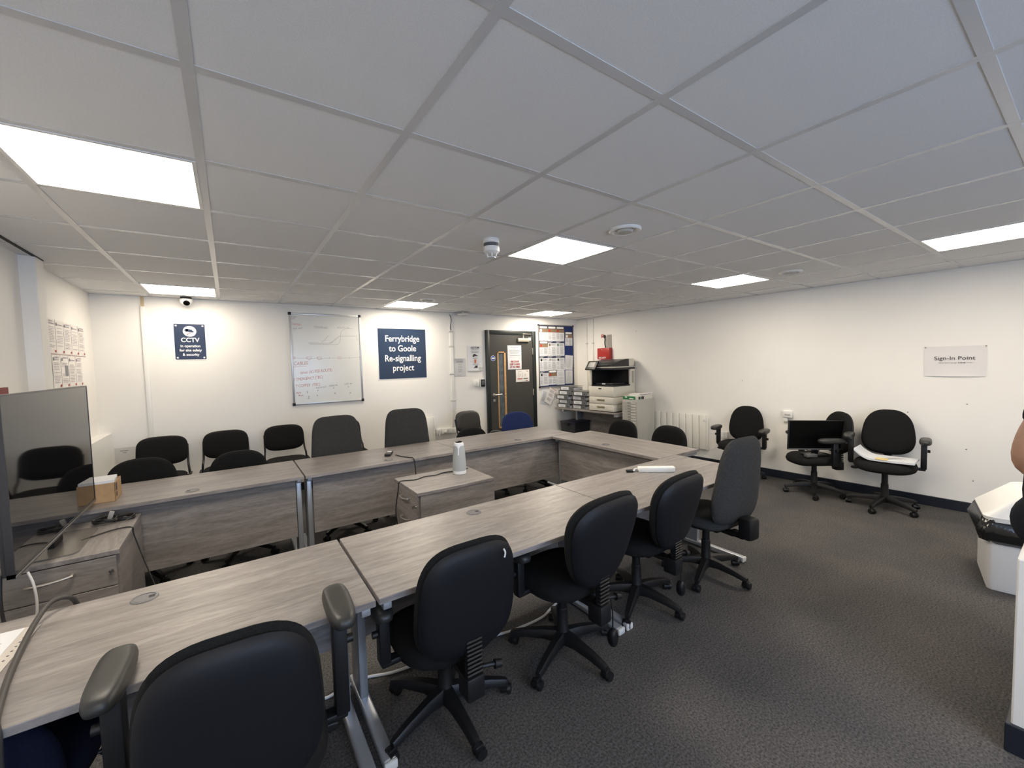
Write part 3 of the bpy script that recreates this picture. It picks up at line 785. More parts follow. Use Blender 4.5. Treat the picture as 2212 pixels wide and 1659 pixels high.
part('lettering', lines(textblock(-.10, .03, .03, 3, .03, .012, 77), -0.0045), mat('pink_print', (0.5, 0.3, 0.28), 0.6), t, None)
t = sheet('notice', 'small white notice low on the back wall behind the first visitor chair', 'notice', on_back(-0.885, 0.700), 0.175, 0.165, mat('pale_notice', (0.66, 0.64, 0.60), 0.5), bend=0.001)
part('print', lines([(-.045, .02, .045, .052), (-.025, .005, .025, .031)], -0.0045), INK, t, None)

# right wall
t = sheet('sign_in_notice', 'white Sign-In Point paper notice on the right wall', 'notice', on_right(5.022, 1.478), 0.420, 0.297, mat('paper_lilac', (0.74, 0.71, 0.70), 0.6), bend=0.006, curl=0.012)
text(t, 'Sign-In Point', 0.052, 0, 0.030, -0.012, INKD, sx=1.05)
text(t, 'Please ensure you sign ', 0.0135, -0.042, -0.014, -0.012, INKD)
text(t, 'in & out', 0.0145, 0.052, -0.014, -0.012, INKD, bold=0.0006)
text(t, 'of site', 0.0135, 0.102, -0.014, -0.012, INKD)
for x_ in (-0.203, 0.203):
    part('pin', MB().cyl((x_, 0, 0.142), (x_, -0.012, 0.142), 0.007, 0.005, 10), mat('brass_pin', (0.35, 0.30, 0.2), 0.4, metal=0.7), t)
t = thing('document_box', 'red fire document box on the right wall above the printer', 'document box', *on_right(0.712, 1.695))
part('body', MB().box(-0.138, 0.138, -0.085, -0.0005, -0.102, 0.100, 0.008), RED, t)
part('rear_plate', MB().box(0.035, 0.125, -0.012, -0.0005, 0.10, 0.335), mat('grey_plate', (0.33, 0.31, 0.28), 0.4), t, None)
part('lock', MB().cyl((-0.03, -0.084, 0.07), (-0.03, -0.090, 0.07), 0.008, None, 12), CHROME, t)
text(t, 'FIRE SAFETY', 0.040, -0.018, -0.076, -0.0875, WHITEPR, bold=0.0008, sx=0.78)
t = thing('handset', 'dark cord and handset hanging above the red document box', 'handset', *on_right(0.700, 1.80))
part('cord', MB().tube([(0.0, -0.03, 0.21), (0.012, -0.028, 0.15), (0.008, -0.03, 0.08), (0.025, -0.03, 0.0)], 0.010), BLACKPL, t)
part('hook', MB().pad(0.020, 0.030, 2.2, 0.03, M=Matrix.Translation((0.0, -0.025, 0.205))), BLACKPL, t)
t = thing('wall_tag', 'tiny red tag sign on the right wall beside the hanging handset', 'sign', *on_right(0.632, 2.018))
part('plate', MB().box(-0.030, 0.030, -0.003, -0.0005, -0.026, 0.026), INKR, t, None)
part('white_band', MB().box(-0.022, 0.022, -0.0036, -0.002, -0.006, 0.012), mat('pink_white', (0.75, 0.5, 0.5), 0.5), t, None)

# radiator
def radiator(name, label, where, w, h, n):
    (loc, rz) = where
    t = thing(name, label, 'radiator', loc, rz)
    def fins():
        g = MB(); p = w / n
        for k in range(n):
            x = -w/2 + p*k
            g.box(x + 0.004, x + p - 0.004, -0.075, -0.050, 0.0, h, 0.008)
        g.box(-w/2 + 0.004, w/2 - 0.004, -0.056, -0.030, 0.005, h - 0.005, 0.003)
        return g
    part('front_panel', fins(), RADW, t)
    part('end_cap', MB().box(w/2 - 0.002, w/2 + 0.014, -0.074, -0.030, 0.0, h, 0.004), RADW, t)
    def br():
        g = MB()
        for x in (-w*0.35, w*0.35): g.box(x - 0.02, x + 0.02, -0.032, -0.0005, h*0.2, h*0.85)
        return g
    part('wall_bracket', br(), WHITE, t, None)
    return t
t = radiator('panel_radiator', 'long white ribbed electric radiator low on the right wall', on_right(2.110, 0.235), 0.95, 0.505, 9)
part('control_knob', MB().box(0.435, 0.470, -0.082, -0.060, 0.415, 0.455, 0.004), WHITE, t)
part('flex', MB().tube([(0.48, -0.05, 0.10), (0.53, -0.05, 0.02), (0.60, -0.03, 0.06), (0.66, -0.02, 0.20)], 0.004), CABLEW, t)
radiator('panel_radiator', 'short white panel heater on the back wall behind a tall chair', on_back(2.40, 0.25), 0.36, 0.53, 3)
t = thing('thermostat', 'white control box on the right wall behind the monitor chair', 'control box', *on_right(3.605, 0.835))
part('back_box', MB().box(-0.052, 0.052, -0.040, -0.0005, -0.040, 0.044, 0.005), WHITE, t)
part('slot', MB().box(-0.030, 0.032, -0.0425, -0.038, -0.012, 0.006, 0.002), mat('slot_tan', (0.45, 0.42, 0.36), 0.5), t)
part('lower_box', MB().box(-0.046, 0.0, -0.028, -0.0005, -0.095, -0.040, 0.004), WHITE, t)
def socket(where, label, twin=True):
    (loc, rz) = where
    t = thing('wall_socket', label, 'socket', loc, rz)
    w = 0.073 if twin else 0.043
    part('face_plate', lambda: MB().box(-w, w, -0.034, -0.0005, -0.043, 0.043, 0.004), WHITE, t, key=('sock', twin))
    def sw():
        g = MB()
        for x in ((-0.03, 0.03) if twin else (0.0,)): g.box(x - 0.008, x + 0.008, -0.038, -0.033, 0.012, 0.030, 0.002)
        return g
    part('switch', sw, mat('switch_white', (0.7, 0.69, 0.66), 0.3), t, key=('sw', twin))
    def pins():
        g = MB()
        for x in ((-0.03, 0.03) if twin else (0.0,)):
            g.rectp(x - 0.003, x + 0.003, -0.004, 0.008, -0.0345); g.rectp(x - 0.012, x - 0.005, -0.022, -0.017, -0.0345); g.rectp(x + 0.005, x + 0.012, -0.022, -0.017, -0.0345)
        return g
    part('pin_holes', pins, INKD, t, None, key=('pins', twin))
    return t
t = socket(on_back(2.672, 0.533), 'single wall socket, farthest from the white trunking', False)
part('flex', MB().tube([(0, -0.036, -0.02), (0.0, -0.06, -0.06), (0.01, -0.04, -0.15), (0.02, -0.03, -0.30)], 0.004), CABLEW, t)
t = socket(on_back(2.800, 0.533), 'twin wall socket in the middle of the row beside the trunking', True)
part('plug', MB().box(-0.052, -0.008, -0.070, -0.034, -0.028, 0.010, 0.008), WHITE, t)
socket(on_back(2.945, 0.525), 'wall socket at the foot of the white trunking', True)
socket(on_right(2.827, 0.480), 'wall socket on the right wall beyond the radiator', False)

# ================================================================== DESKS
def desk(L, D, cx, cy, rz, label):
    """user side at local -y; the two cantilever leg frames and the modesty panel toward +y"""
    t = thing('desk', label, 'desk', (cx, cy, 0), rz, 'wood-effect meeting desks')
    part('tabletop', lambda: MB().box(-L/2 + .001, L/2 - .001, -D/2, D/2, 0.700, 0.725, 0.002, 1), WOOD, t, None, key=('top', L, D))
    py = D/2 - 0.072
    part('modesty_panel', lambda: MB().box(-L/2 + 0.058, L/2 - 0.058, py - 0.009, py + 0.009, 0.235, 0.698), WOOD, t, None, key=('mod', L, D))
    for s in (-1, 1):
        x = s * (L/2 - 0.034)
        lg = part('leg', lambda: MB().box(x - 0.018, x + 0.018, D/2 - 0.225, D/2 - 0.075, 0.040, 0.690, 0.004), SILVER, t, key=('leg', L, D, s))
        part('foot', lambda: MB().box(x - 0.026, x + 0.026, -D/2 + 0.06, D/2 - 0.03, 0.004, 0.042, 0.010, 3), SILVER, lg, key=('foot', L, D, s))
        part('foot_cap', lambda: MB().box(x - 0.0265, x + 0.0265, -D/2 + 0.045, -D/2 + 0.063, 0.003, 0.042, 0.008), mat('cap_pale', (0.62, 0.62, 0.60), 0.4), lg, key=('cap', L, D, s))
        part('top_bracket', lambda: MB().box(x - 0.016, x + 0.016, -D/2 + 0.010, D/2 - 0.03, 0.670, 0.699, 0.003), SILVER, lg, key=('brk', L, D, s))
    gr = part('cable_grommet', lambda: MB().lathe([(0.001, 0.7275), (0.030, 0.7275), (0.031, 0.7265), (0.033, 0.7265), (0.034, 0.7285), (0.040, 0.728), (0.042, 0.7255)], 28, (0.0, D/2 - 0.105, 0), cap=False), mat('grommet_grey', (0.15, 0.15, 0.155), 0.4), t, key=('grom', L, D))
    part('cable_slot', lambda: MB().box(0.012, 0.030, D/2 - 0.115, D/2 - 0.095, 0.7274, 0.7278), INKD, gr, None, key=('slot', L, D))
    return t
DF_Y = 0.995; DB_Y = 3.078
desk(1.40, 0.65, -0.252, DF_Y, 0, 'near desk on the TV side with a sheet and thick cable on it')
desk(1.40, 0.65, 1.158, DF_Y, 0, 'near desk in the middle, two black chairs pulled up to it')
desk(1.40, 0.65, 2.560, DF_Y, 0, 'near desk at the far end carrying the white power strip')
desk(1.408, 0.60, 3.330, 2.029, -PI/2 + PI, 'end desk joining the two rows, in front of the grey drawer cabinet')
desk(1.40, 0.685, -0.204, DB_Y, PI, 'far-row desk behind the TV with a cardboard box on it')
desk(1.38, 0.685, 1.194, DB_Y, PI, 'far-row desk in the middle with a small black remote on it')
desk(1.482, 0.685, 2.626, DB_Y, PI, 'far-row desk in front of the blue chair and door')

# pedestals
def pedestal(cx, cy, rz, label):
    t = thing('drawer_pedestal', label, 'drawer pedestal', (cx, cy, 0), rz, 'wood-effect drawer pedestals')
    w, dp, h = 0.50, 0.65, 0.65
    part('body', lambda: MB().box(-w/2, w/2, -dp/2 + 0.022, dp/2, 0.04, h - 0.026), WOODY, t, None, key='pedbody')
    part('top', lambda: MB().box(-w/2 - 0.003, w/2 + 0.003, -dp/2 - 0.002, dp/2, h - 0.025, h, 0.002, 1), WOODY, t, None, key='pedtop')
    for k, (z0, z1) in enumerate(((0.465, 0.620), (0.303, 0.460), (0.065, 0.298))):
        dr = part('drawer', lambda: MB().box(-w/2 + 0.003, w/2 - 0.012, -dp/2, -dp/2 + 0.020, z0, z1, 0.0015, 1), WOOD, t, None, key=('peddr', k))
        zc = z1 - 0.058
        part('handle', lambda: MB().tube([(-0.078, -dp/2, zc - 0.008), (-0.072, -dp/2 - 0.022, zc - 0.006), (0, -dp/2 - 0.032, zc - 0.004), (0.072, -dp/2 - 0.022, zc + 0.004), (0.078, -dp/2, zc + 0.006)], 0.0065, 8), NICKEL, dr, key=('pedh', k))
    part('lock', lambda: MB().cyl((w/2 - 0.03, -dp/2 - 0.001, 0.545), (w/2 - 0.03, -dp/2 - 0.012, 0.545), 0.010, None, 14).box(w/2 - 0.032, w/2 - 0.028, -dp/2 - 0.034, -dp/2 - 0.011, 0.535, 0.555), CHROME, t, key='pedlock')
    for sx_ in (-1, 1):
        for sy_ in (-1, 1):
            part('castor', lambda: MB().cyl((sx_*0.20 - 0.012, sy_*0.26, 0.02), (sx_*0.20 + 0.012, sy_*0.26, 0.02), 0.020, None, 12), BLACKPL, t, key=('pedc', sx_, sy_))
    return t
pedestal(-0.722, 2.428, 0.0, 'drawer pedestal under the TV at the open end of the desks')
pedestal(1.448, 2.228, -PI/2, 'drawer pedestal in the middle of the desks carrying the meeting speaker')

# ================================================================== CHAIRS
def seat_mb(w=0.47, dpt=0.46, zt=0.47, t=0.10):
    # a pad laid flat: local pad z -> -y... front of chair is +y
    M = Matrix.Translation((0, 0.02, zt - t/2)) @ Matrix.Rotation(PI/2, 4, 'X')
    g = MB().pad(w/2, dpt/2, 3.0, t, top=0.92, bot=1.0, edge=4.0, M=M)      # pad +z maps to -... see below
    for v in g.bm.verts:
        f = max(0, (v.co.y - 0.10) / 0.15)
        v.co.z -= 0.028 * f * f
    return g
def back_M(zb, b, y, tilt):
    return Matrix.Translation((0, y, zb)) @ Matrix.Rotation(tilt, 4, 'X') @ Matrix.Translation((0, 0, b))
STYLES = {  # a, b, n, top, bot, thickness
    'near': dict(a=0.207, b=0.235, n=3.2, top=0.86, bot=1.00, t=0.075, zb=0.505),
    'std':  dict(a=0.240, b=0.238, n=3.2, top=0.88, bot=0.94, t=0.075, zb=0.505),
    'oval': dict(a=0.272, b=0.240, n=2.7, top=1.04, bot=0.64, t=0.085, zb=0.478),
    'arch': dict(a=0.225, b=0.235, n=2.7, top=0.80, bot=1.04, t=0.075, zb=0.495),
    'mid':  dict(a=0.230, b=0.195, n=2.7, top=0.90, bot=1.04, t=0.075, zb=0.470),
    'low':  dict(a=0.215, b=0.185, n=2.7, top=0.86, bot=1.02, t=0.070, zb=0.455),
    'tallwide': dict(a=0.250, b=0.300, n=5.0, top=0.86, bot=1.06, t=0.085, zb=0.475),
    'tall': dict(a=0.243, b=0.300, n=4.0, top=0.74, bot=1.04, t=0.090, zb=0.475),
}
def loft_leg(a):
    c, s = math.cos(a), math.sin(a)
    rings = []
    for r, w, h, z in ((0.022, 0.062, 0.060, 0.098), (0.10, 0.050, 0.046, 0.100), (0.20, 0.042, 0.036, 0.088), (0.272, 0.036, 0.030, 0.073), (0.290, 0.026, 0.020, 0.070)):
        ring = []
        for (u, v) in ((-.5, -.5), (.5, -.5), (.5, .15), (.32, .5), (-.32, .5), (-.5, .15)):
            ring.append((r*c - u*w*s, r*s + u*w*c, z + v*h))
        rings.append(ring)
    return MB().loft(rings)
def caster(a, swing):
    g = MB(); c, s = math.cos(a)*0.280, math.sin(a)*0.280
    d = Vector((math.cos(swing), math.sin(swing), 0)); q = Vector((-d.y, d.x, 0))
    ctr = Vector((c, s, 0.0255)) + d * 0.014
    for k in (-1, 1):
        g.cyl(ctr + q*(k*0.010), ctr + q*(k*0.025), 0.0245, 0.022, 18)
    g.cyl(ctr - q*0.011, ctr + q*0.011, 0.020, None, 14)
    g.cyl((c, s, 0.040), (c, s, 0.076), 0.009, None, 10)
    g.box(-0.024, 0.016, -0.012, 0.012, 0.036, 0.056, 0.005, M=Matrix.Translation(ctr - Vector((0,0,0.0255))) @ Matrix.Rotation(swing, 4, 'Z'))
    return g
def swivel_chair(x, y, face, label, style='std', fabric=None, arms=0.0, leg0=0.0, shell=True, bellows=True, lever=True, lift=0.0, tilt=0.13, recline_extra=0.0, paddle=False, armz=None, seatw=0.47, group='swivel chairs', back_dz=0.0, army=0.0, fleck=False):
    """face = direction the sitter looks (world angle); local +y is forward"""
    fabric = fabric or BLACKFAB
    rz = face - PI/2
    t = thing('office_chair', label, 'chair', (x, y, 0), rz, group)
    la0 = leg0 - rz
    for k in range(5):
        a = la0 + 2*PI*k/5
        lg = part('leg', lambda: loft_leg(a), BLACKPL, t, 50)
        part('castor', lambda: caster(a, a + 1.1 + 1.7*k), BLACKPL, lg)
    part('gas_column', lambda: MB().lathe([(0.034, 0.070), (0.036, 0.125), (0.032, 0.135), (0.030, 0.250), (0.026, 0.255), (0.024, 0.375 + lift)], 20), BLACKPL, t, key=('gas', lift))
    mech = part('tilt_mechanism', lambda: MB().box(-0.085, 0.085, -0.15, 0.10, 0.365 + lift, 0.400 + lift, 0.010).box(-0.03, 0.03, -0.23, -0.13, 0.360 + lift, 0.385 + lift, 0.006), BLACKPL, t, key=('mech', lift))
    if lever:
        part('lever', lambda: MB().tube([(0.08, 0.02, 0.385 + lift), (0.16, 0.03, 0.380 + lift), (0.22, 0.035, 0.372 + lift)], 0.006, 8, 2).pad(0.030, 0.016, 2.4, 0.012, M=Matrix.Translation((0.235, 0.036, 0.371 + lift))), BLACKPL, mech, key=('lev', lift))
    part('seat', lambda: seat_mb(seatw, 0.46, 0.485 + lift), fabric, t, 60, key=('seat', lift, fabric.name, seatw))
    part('seat_shell', lambda: MB().pad(seatw/2 - 0.015, 0.215, 3.0, 0.05, M=Matrix.Translation((0, 0.02, 0.414 + lift)) @ Matrix.Rotation(PI/2, 4, 'X')), SHELLPL, t, 60, key=('sshell', lift, seatw))
    st = STYLES[style]
    yb = -0.225
    zb = st['zb'] + lift + back_dz
    M = back_M(zb, st['b'], yb, tilt)
    part('backrest', lambda: MB().pad(st['a'], st['b'], st['n'], st['t'], st['top'], st['bot'], curve=0.45, na=48, M=M), fabric, t, 60, key=('back', style, lift, back_dz, tilt, fabric.name))
    if shell:
        M2 = back_M(zb, st['b'], yb, tilt) @ Matrix.Translation((0, -st['t']*0.36, 0))
        part('back_shell', lambda: MB().pad(st['a']*0.965, st['b']*0.965, st['n'], 0.055, st['top'], st['bot'], curve=0.45, na=48, edge=3.2, M=M2), SHELLPL, t, 60, key=('bshell', style, lift, back_dz, tilt))
    if fleck:
        Mf = back_M(zb, st['b'], yb, tilt) @ Matrix.Translation((0, -st['t']*0.36 - 0.031, 0))
        part('white_mark', MB().tube([Mf @ Vector((0.122, 0.008, 0.192)), Mf @ Vector((0.128, 0.004, 0.176)), Mf @ Vector((0.122, 0.000, 0.160))], 0.0035, 6, 3), PAPER, t)
    if bellows == 'block':
        part('back_bracket', lambda: MB().box(-0.03, 0.03, -0.30, -0.20, 0.365 + lift, 0.40 + lift, 0.006).box(-0.055, 0.055, -0.365, -0.275, 0.375 + lift, 0.520 + lift, 0.022), BLACKPL, t, key=('blk', lift))
    elif bellows:
        def bel():
            g = MB(); z0, z1 = 0.40 + lift, zb + 0.085
            g.box(-0.028, 0.028, -0.272, -0.255, 0.355 + lift, z1, 0.004)
            n = 9
            for k in range(n):
                z = z0 + (z1 - z0) * k / n
                g.box(-0.036, 0.036, -0.296, -0.268, z, z + (z1 - z0)/n*0.62, 0.004, 1)
            g.box(-0.040, 0.040, -0.300, -0.215, 0.300 + lift, 0.395 + lift, 0.010)
            return g
        bk = part('back_bracket', bel, BLACKPL, t, key=('bel', lift, zb))
        part('adjuster_knob', lambda: MB().tube([(0.03, -0.26, 0.40 + lift), (0.075, -0.275, 0.40 + lift), (0.10, -0.28, 0.395 + lift)], 0.009, 8, 2).cyl((0.095, -0.28, 0.395 + lift), (0.125, -0.285, 0.39 + lift), 0.018, 0.015, 14), BLACKPL, bk, key=('knob', lift))
    else:
        part('back_bracket', lambda: MB().tube([(0, -0.12, 0.378 + lift), (0, -0.25, 0.385 + lift), (0, -0.285, 0.43 + lift), (0, -0.285, zb + 0.12)], 0.020, 10, 4), BLACKPL, t, key=('brkt', lift, zb))
    if arms:
        az = armz or 0.675
        for s in (-1, 1):
            am = part('armrest', lambda: MB().box(s*0.275 - 0.022, s*0.275 + 0.022, army - 0.058, army - 0.004, 0.42 + lift, az - 0.02, 0.006).box(min(s*0.16, s*0.29), max(s*0.16, s*0.29), army - 0.055, army - 0.008, 0.405 + lift, 0.430 + lift, 0.006).cyl((s*0.298, army - 0.03, az - 0.10), (s*0.318, army - 0.03, az - 0.10), 0.014, None, 12), BLACKPL, t, key=('arm', lift, az, s, army))
            part('arm_pad', lambda: MB().pad(0.046, 0.135, 3.2, 0.054, edge=3.5, top=0.9, bot=1.0, M=Matrix.Translation((s*0.285, army + 0.01, az)) @ Matrix.Rotation(PI/2, 4, 'X')), ARMPAD, am, 60, key=('apad', az, s, army))
    if paddle:
        pdl = part('pump_cord', lambda: MB().tube([(0.13, -0.22, 0.36 + lift), (0.135, -0.23, 0.28), (0.135, -0.23, 0.185)], 0.004, 6, 2), CABLEB, t, key=('cord', lift))
        part('pump_bulb', lambda: MB().pad(0.026, 0.048, 2.2, 0.045, M=Matrix.Translation((0.135, -0.23, 0.14))), BLACKPL, pdl, key=('bulb',))
    return t
UP = PI/2
R_ = math.radians
# near side, backs to the camera
swivel_chair(-0.575, 1.03, UP - 0.03, 'low navy swivel chair pushed under the TV-side near desk', 'low', NAVYFAB, bellows=False, shell=False, leg0=0.3, lift=-0.06, back_dz=-0.075, tilt=0.04)
swivel_chair(0.032, 0.60, UP + R_(-2), 'black swivel chair with armrests closest to the camera', 'near', arms=1, leg0=0.6, back_dz=0.0, armz=0.757, army=0.06)
swivel_chair(0.785, 0.850, UP + R_(0), 'black swivel chair with a white fleck on its back beside the desk leg', 'std', fleck=True, arms=1, leg0=R_(-18), armz=0.60, lift=-0.045, back_dz=-0.04)
swivel_chair(1.465, 0.820, UP + R_(4), 'black oval-backed chair with hanging pump bulb, nearer of the pair', 'oval', arms=1, armz=0.625, army=0.06, leg0=R_(-12), paddle=True, tilt=0.23, back_dz=0.0)
swivel_chair(2.155, 0.880, UP + R_(4), 'black oval-backed chair with pump bulb next to the tall grey chair', 'oval', leg0=R_(-8), paddle=True, tilt=0.23, back_dz=-0.03)
swivel_chair(2.848, 0.810, UP + R_(-7), 'tall charcoal fabric chair at the end of the near desks', 'tall', CHARFAB, leg0=R_(-17), shell=False, tilt=0.12, bellows='block', lever=True, back_dz=-0.02)
# far side, facing the camera
DN = -PI/2
swivel_chair(-0.565, 3.340, DN, 'black rounded chair back just beyond the cardboard box', 'mid', leg0=0.2, back_dz=0.02)
swivel_chair(0.085, 3.335, DN, 'black rounded chair back in front of the second visitor chair', 'mid', leg0=0.5, back_dz=-0.01)
swivel_chair(0.925, 3.340, DN + R_(4), 'tall charcoal chair under the whiteboard', 'tallwide', CHARFAB, leg0=0.1, shell=False, tilt=0.06, back_dz=0.01)
swivel_chair(1.605, 3.340, DN + R_(-8), 'tall charcoal chair under the navy project sign', 'tallwide', CHARFAB, leg0=0.4, shell=False, tilt=0.06, back_dz=0.02)
swivel_chair(2.460, 3.340, DN, 'black low chair back behind the meeting speaker', 'mid', leg0=0.7, back_dz=-0.045, lift=-0.02)
swivel_chair(3.110, 3.380, DN + R_(-14), 'blue fabric swivel chair in front of the door', 'mid', BLUEFAB, leg0=0.3, shell=False, lift=0.03, back_dz=0.035)
# beyond the end desk
swivel_chair(3.86, 2.63, PI, 'black chair back in front of the grey drawer cabinet', 'mid', leg0=0.2, back_dz=-0.04)
swivel_chair(3.86, 1.97, PI, 'black chair back in front of the long radiator', 'mid', leg0=0.5, back_dz=-0.04)
# along the right wall
swivel_chair(5.46, 1.86, PI + R_(8), 'black armchair on castors against the right wall nearest the radiator', 'arch', arms=1, leg0=0.3, armz=0.64, back_dz=-0.045)
swivel_chair(5.47, 1.04, PI - R_(38), 'black armchair on castors holding the monitor by the right wall', 'arch', arms=1, leg0=R_(200), armz=0.655, lift=-0.03, back_dz=0.0)
swivel_chair(5.47, 0.43, PI + R_(9), 'black armchair on castors with papers on its seat', 'arch', arms=1, leg0=R_(173), armz=0.72, lift=0.02, seatw=0.50)

# stacking visitor chairs along the back wall
def visitor_chair(x, y, face, label, tablet=False, fab=None):
    fab = fab or BLACKFAB
    t = thing('visitor_chair', label, 'chair', (x, y, 0), face - PI/2, 'stacking visitor chairs')
    part('seat', lambda: MB().pad(0.215, 0.205, 3.6, 0.055, M=Matrix.Translation((0, 0.0, 0.492)) @ Matrix.Rotation(PI/2 - 0.05, 4, 'X')), fab, t, 60, key=('vseat', fab.name))
    part('backrest', lambda: MB().pad(0.215, 0.150, 3.4, 0.055, top=0.97, bot=1.0, curve=0.35, M=Matrix.Translation((0, -0.235, 0.735)) @ Matrix.Rotation(0.16, 4, 'X')), fab, t, 60, key=('vback', fab.name))
    part('back_shell', lambda: MB().pad(0.218, 0.153, 3.4, 0.030, top=0.97, bot=1.0, curve=0.35, M=Matrix.Translation((0, -0.250, 0.735)) @ Matrix.Rotation(0.16, 4, 'X')), BLACKPL, t, 60, key='vshell')
    for s in (-1, 1):
        part('front_leg', lambda: MB().tube([(s*0.235, -0.16, 0.485), (s*0.240, 0.17, 0.475), (s*0.242, 0.205, 0.43), (s*0.245, 0.225, 0.0)], 0.011, 10, 3), BLACKPL, t, key=('vfl', s))
        part('rear_leg', lambda: MB().tube([(s*0.205, -0.262, 0.78), (s*0.210, -0.205, 0.60), (s*0.222, -0.155, 0.49), (s*0.240, -0.235, 0.0)], 0.011, 10, 3), BLACKPL, t, key=('vrl', s))
    part('seat_frame', lambda: MB().tube([(-0.235, -0.16, 0.460), (0.235, -0.16, 0.460)], 0.010, 8, 1).tube([(-0.238, 0.12, 0.460), (0.238, 0.12, 0.460)], 0.010, 8, 1), BLACKPL, t, key='vsf')
    if tablet:
        part('tablet_arm', lambda: MB().tube([(-0.24, -0.10, 0.47), (-0.30, -0.06, 0.56), (-0.30, 0.10, 0.585), (-0.27, 0.22, 0.585)], 0.012, 8, 4), GREYPL, t, key='vtab')
    return t
visitor_chair(-0.575, 4.60, DN - R_(2), 'black visitor chair nearest the left corner of the back wall')
visitor_chair(-0.015, 4.60, DN, 'black visitor chair, second along the back wall from the corner')
visitor_chair(0.565, 4.60, DN, 'black visitor chair under the whiteboard edge')
visitor_chair(1.245, 4.60, DN, 'black visitor chair mostly hidden behind a tall charcoal chair')
visitor_chair(2.915, 4.22, DN + R_(8), 'brown-black visitor chair left of the door', True, mat('worn_black_vinyl', (0.030, 0.027, 0.023), 0.5, bump=0.15, bscale=500))

# ================================================================== TV
t = thing('television', 'large flat TV screen standing on the pedestal at the left edge', 'television', (-0.694, 2.245, 0.65), 0)
ty0, ty1, tz0, tz1 = -0.60, 0.60, 0.110, 0.845
part('screen', MB().box(-0.004, 0.0, ty0 + 0.006, ty1 - 0.006, tz0 + 0.014, tz1 - 0.006), SCREEN, t, None)
def bez():
    g = MB()
    g.box(-0.022, 0.002, ty0, ty0 + 0.007, tz0, tz1); g.box(-0.022, 0.002, ty1 - 0.007, ty1, tz0, tz1)
    g.box(-0.022, 0.002, ty0, ty1, tz1 - 0.007, tz1); g.box(-0.022, 0.002, ty0, ty1, tz0, tz0 + 0.016)
    g.box(-0.040, -0.005, ty0 + 0.004, ty1 - 0.004, tz0 + 0.004, tz1 - 0.004, 0.012)
    return g
part('bezel', bez(), mat('tv_bezel', (0.030, 0.030, 0.034), 0.3), t)
part('bottom_trim', MB().box(-0.010, 0.004, ty0, ty1, tz0 - 0.004, tz0 + 0.008, 0.002), mat('tv_trim', (0.20, 0.19, 0.185), 0.35, metal=0.5), t)
part('stand_neck', MB().box(-0.085, -0.055, 0.06, 0.20, 0.004, 0.50, 0.008), BLACKPL, t)
part('stand_base', MB().prism(rrect(0.27, 0.44, 0.04), -0.007, -0.001), mat('tv_base_grey', (0.16, 0.145, 0.13), 0.25), t).matrix_local = Matrix.Translation((-0.075, 0.13, 0.0)) @ Matrix.Rotation(PI/2, 4, 'X') @ Matrix.Scale(-1, 4, (0,1,0)) @ Matrix.Identity(4)
t = tag(part('dangling_cable', MB().tube([(-0.675, 1.70, 0.758), (-0.655, 1.68, 0.70), (-0.650, 1.67, 0.60), (-0.670, 1.66, 0.46)], 0.0045, 8), mat('flat_white_cable', (0.55, 0.53, 0.51), 0.5)), 'short white cable hanging from the near lower corner of the TV', 'cable')
t = tag(part('dangling_cable', MB().tube([(-0.735, 1.655, 0.78), (-0.735, 1.64, 0.66), (-0.715, 1.62, 0.56), (-0.66, 1.62, 0.46)], 0.006, 8), CABLEB), 'thin black cable hanging down behind the TV near corner', 'cable')

# things on the pedestal under the TV
def coil():
    g = MB(); pts = []
    for k in range(46):
        a = 2*PI*k/12; r = 0.052 + 0.006*math.sin(k*1.7)
        pts.append((-0.615 + r*math.cos(a), 2.640 + 0.75*r*math.sin(a), 0.660 + 0.006*(k//12) + 0.010*math.sin(a)**2))
    g.tube(pts, 0.0055, 6, 2)
    pts = []
    for k in range(34):
        a = 2*PI*k/12; r = 0.060 + 0.006*math.sin(k*1.3)
        pts.append((-0.515 - 0.02 + r*math.cos(a)*0.8, 2.66 + 0.5*r*math.sin(a), 0.660 + 0.007*(k//12)))
    g.tube(pts, 0.0055, 6, 2)
    return g
t = thing('coiled_cable', 'coiled black cable lying on the pedestal beside the TV', 'cable')
part('coil', coil(), CABLEB, t)
part('connector', MB().box(-0.012, 0.012, -0.008, 0.008, 0, 0.045, 0.003, M=Matrix.Translation((-0.60, 2.66, 0.672)) @ Matrix.Rotation(0.3, 4, 'Y')), mat('connector_grey', (0.35, 0.33, 0.31), 0.4), t)
tag(part('black_lead', MB().tube([(-0.66, 2.36, 0.658), (-0.60, 2.43, 0.655), (-0.53, 2.47, 0.655), (-0.47, 2.46, 0.650), (-0.462, 2.455, 0.60), (-0.40, 2.40, 0.38), (-0.32, 2.30, 0.14), (-0.26, 2.18, 0.008), (-0.20, 1.95, 0.006)], 0.0036, 8), CABLEB), 'thin black lead running off the pedestal edge down to the floor', 'cable')

# cardboard box on the far desk
t = thing('cardboard_box', 'small open cardboard box with papers on the far desk beside the TV', 'box', (-0.705, 2.985, 0.725), 0.02)
def cbx():
    g = MB(); a, b, h = 0.098, 0.105, 0.125
    g.box(-a, a, -b, -b + 0.004, 0, h); g.box(-a, a, b - 0.004, b, 0, h); g.box(-a, -a + 0.004, -b, b, 0, h); g.box(a - 0.004, a, -b, b, 0, h); g.box(-a, a, -b, b, 0, 0.004)
    return g
part('carton', cbx(), CARD, t, None)
part('printed_mark', MB().box(0.0978, 0.0985, -0.085, -0.040, 0.065, 0.115).box(0.0978, 0.0985, -0.075, -0.045, 0.025, 0.055), INKD, t, None)
part('papers', MB().box(-0.092, 0.088, -0.095, 0.095, 0.100, 0.142, 0.002, 1, M=Matrix.Rotation(0.07, 4, 'Z')), PAPER, t)

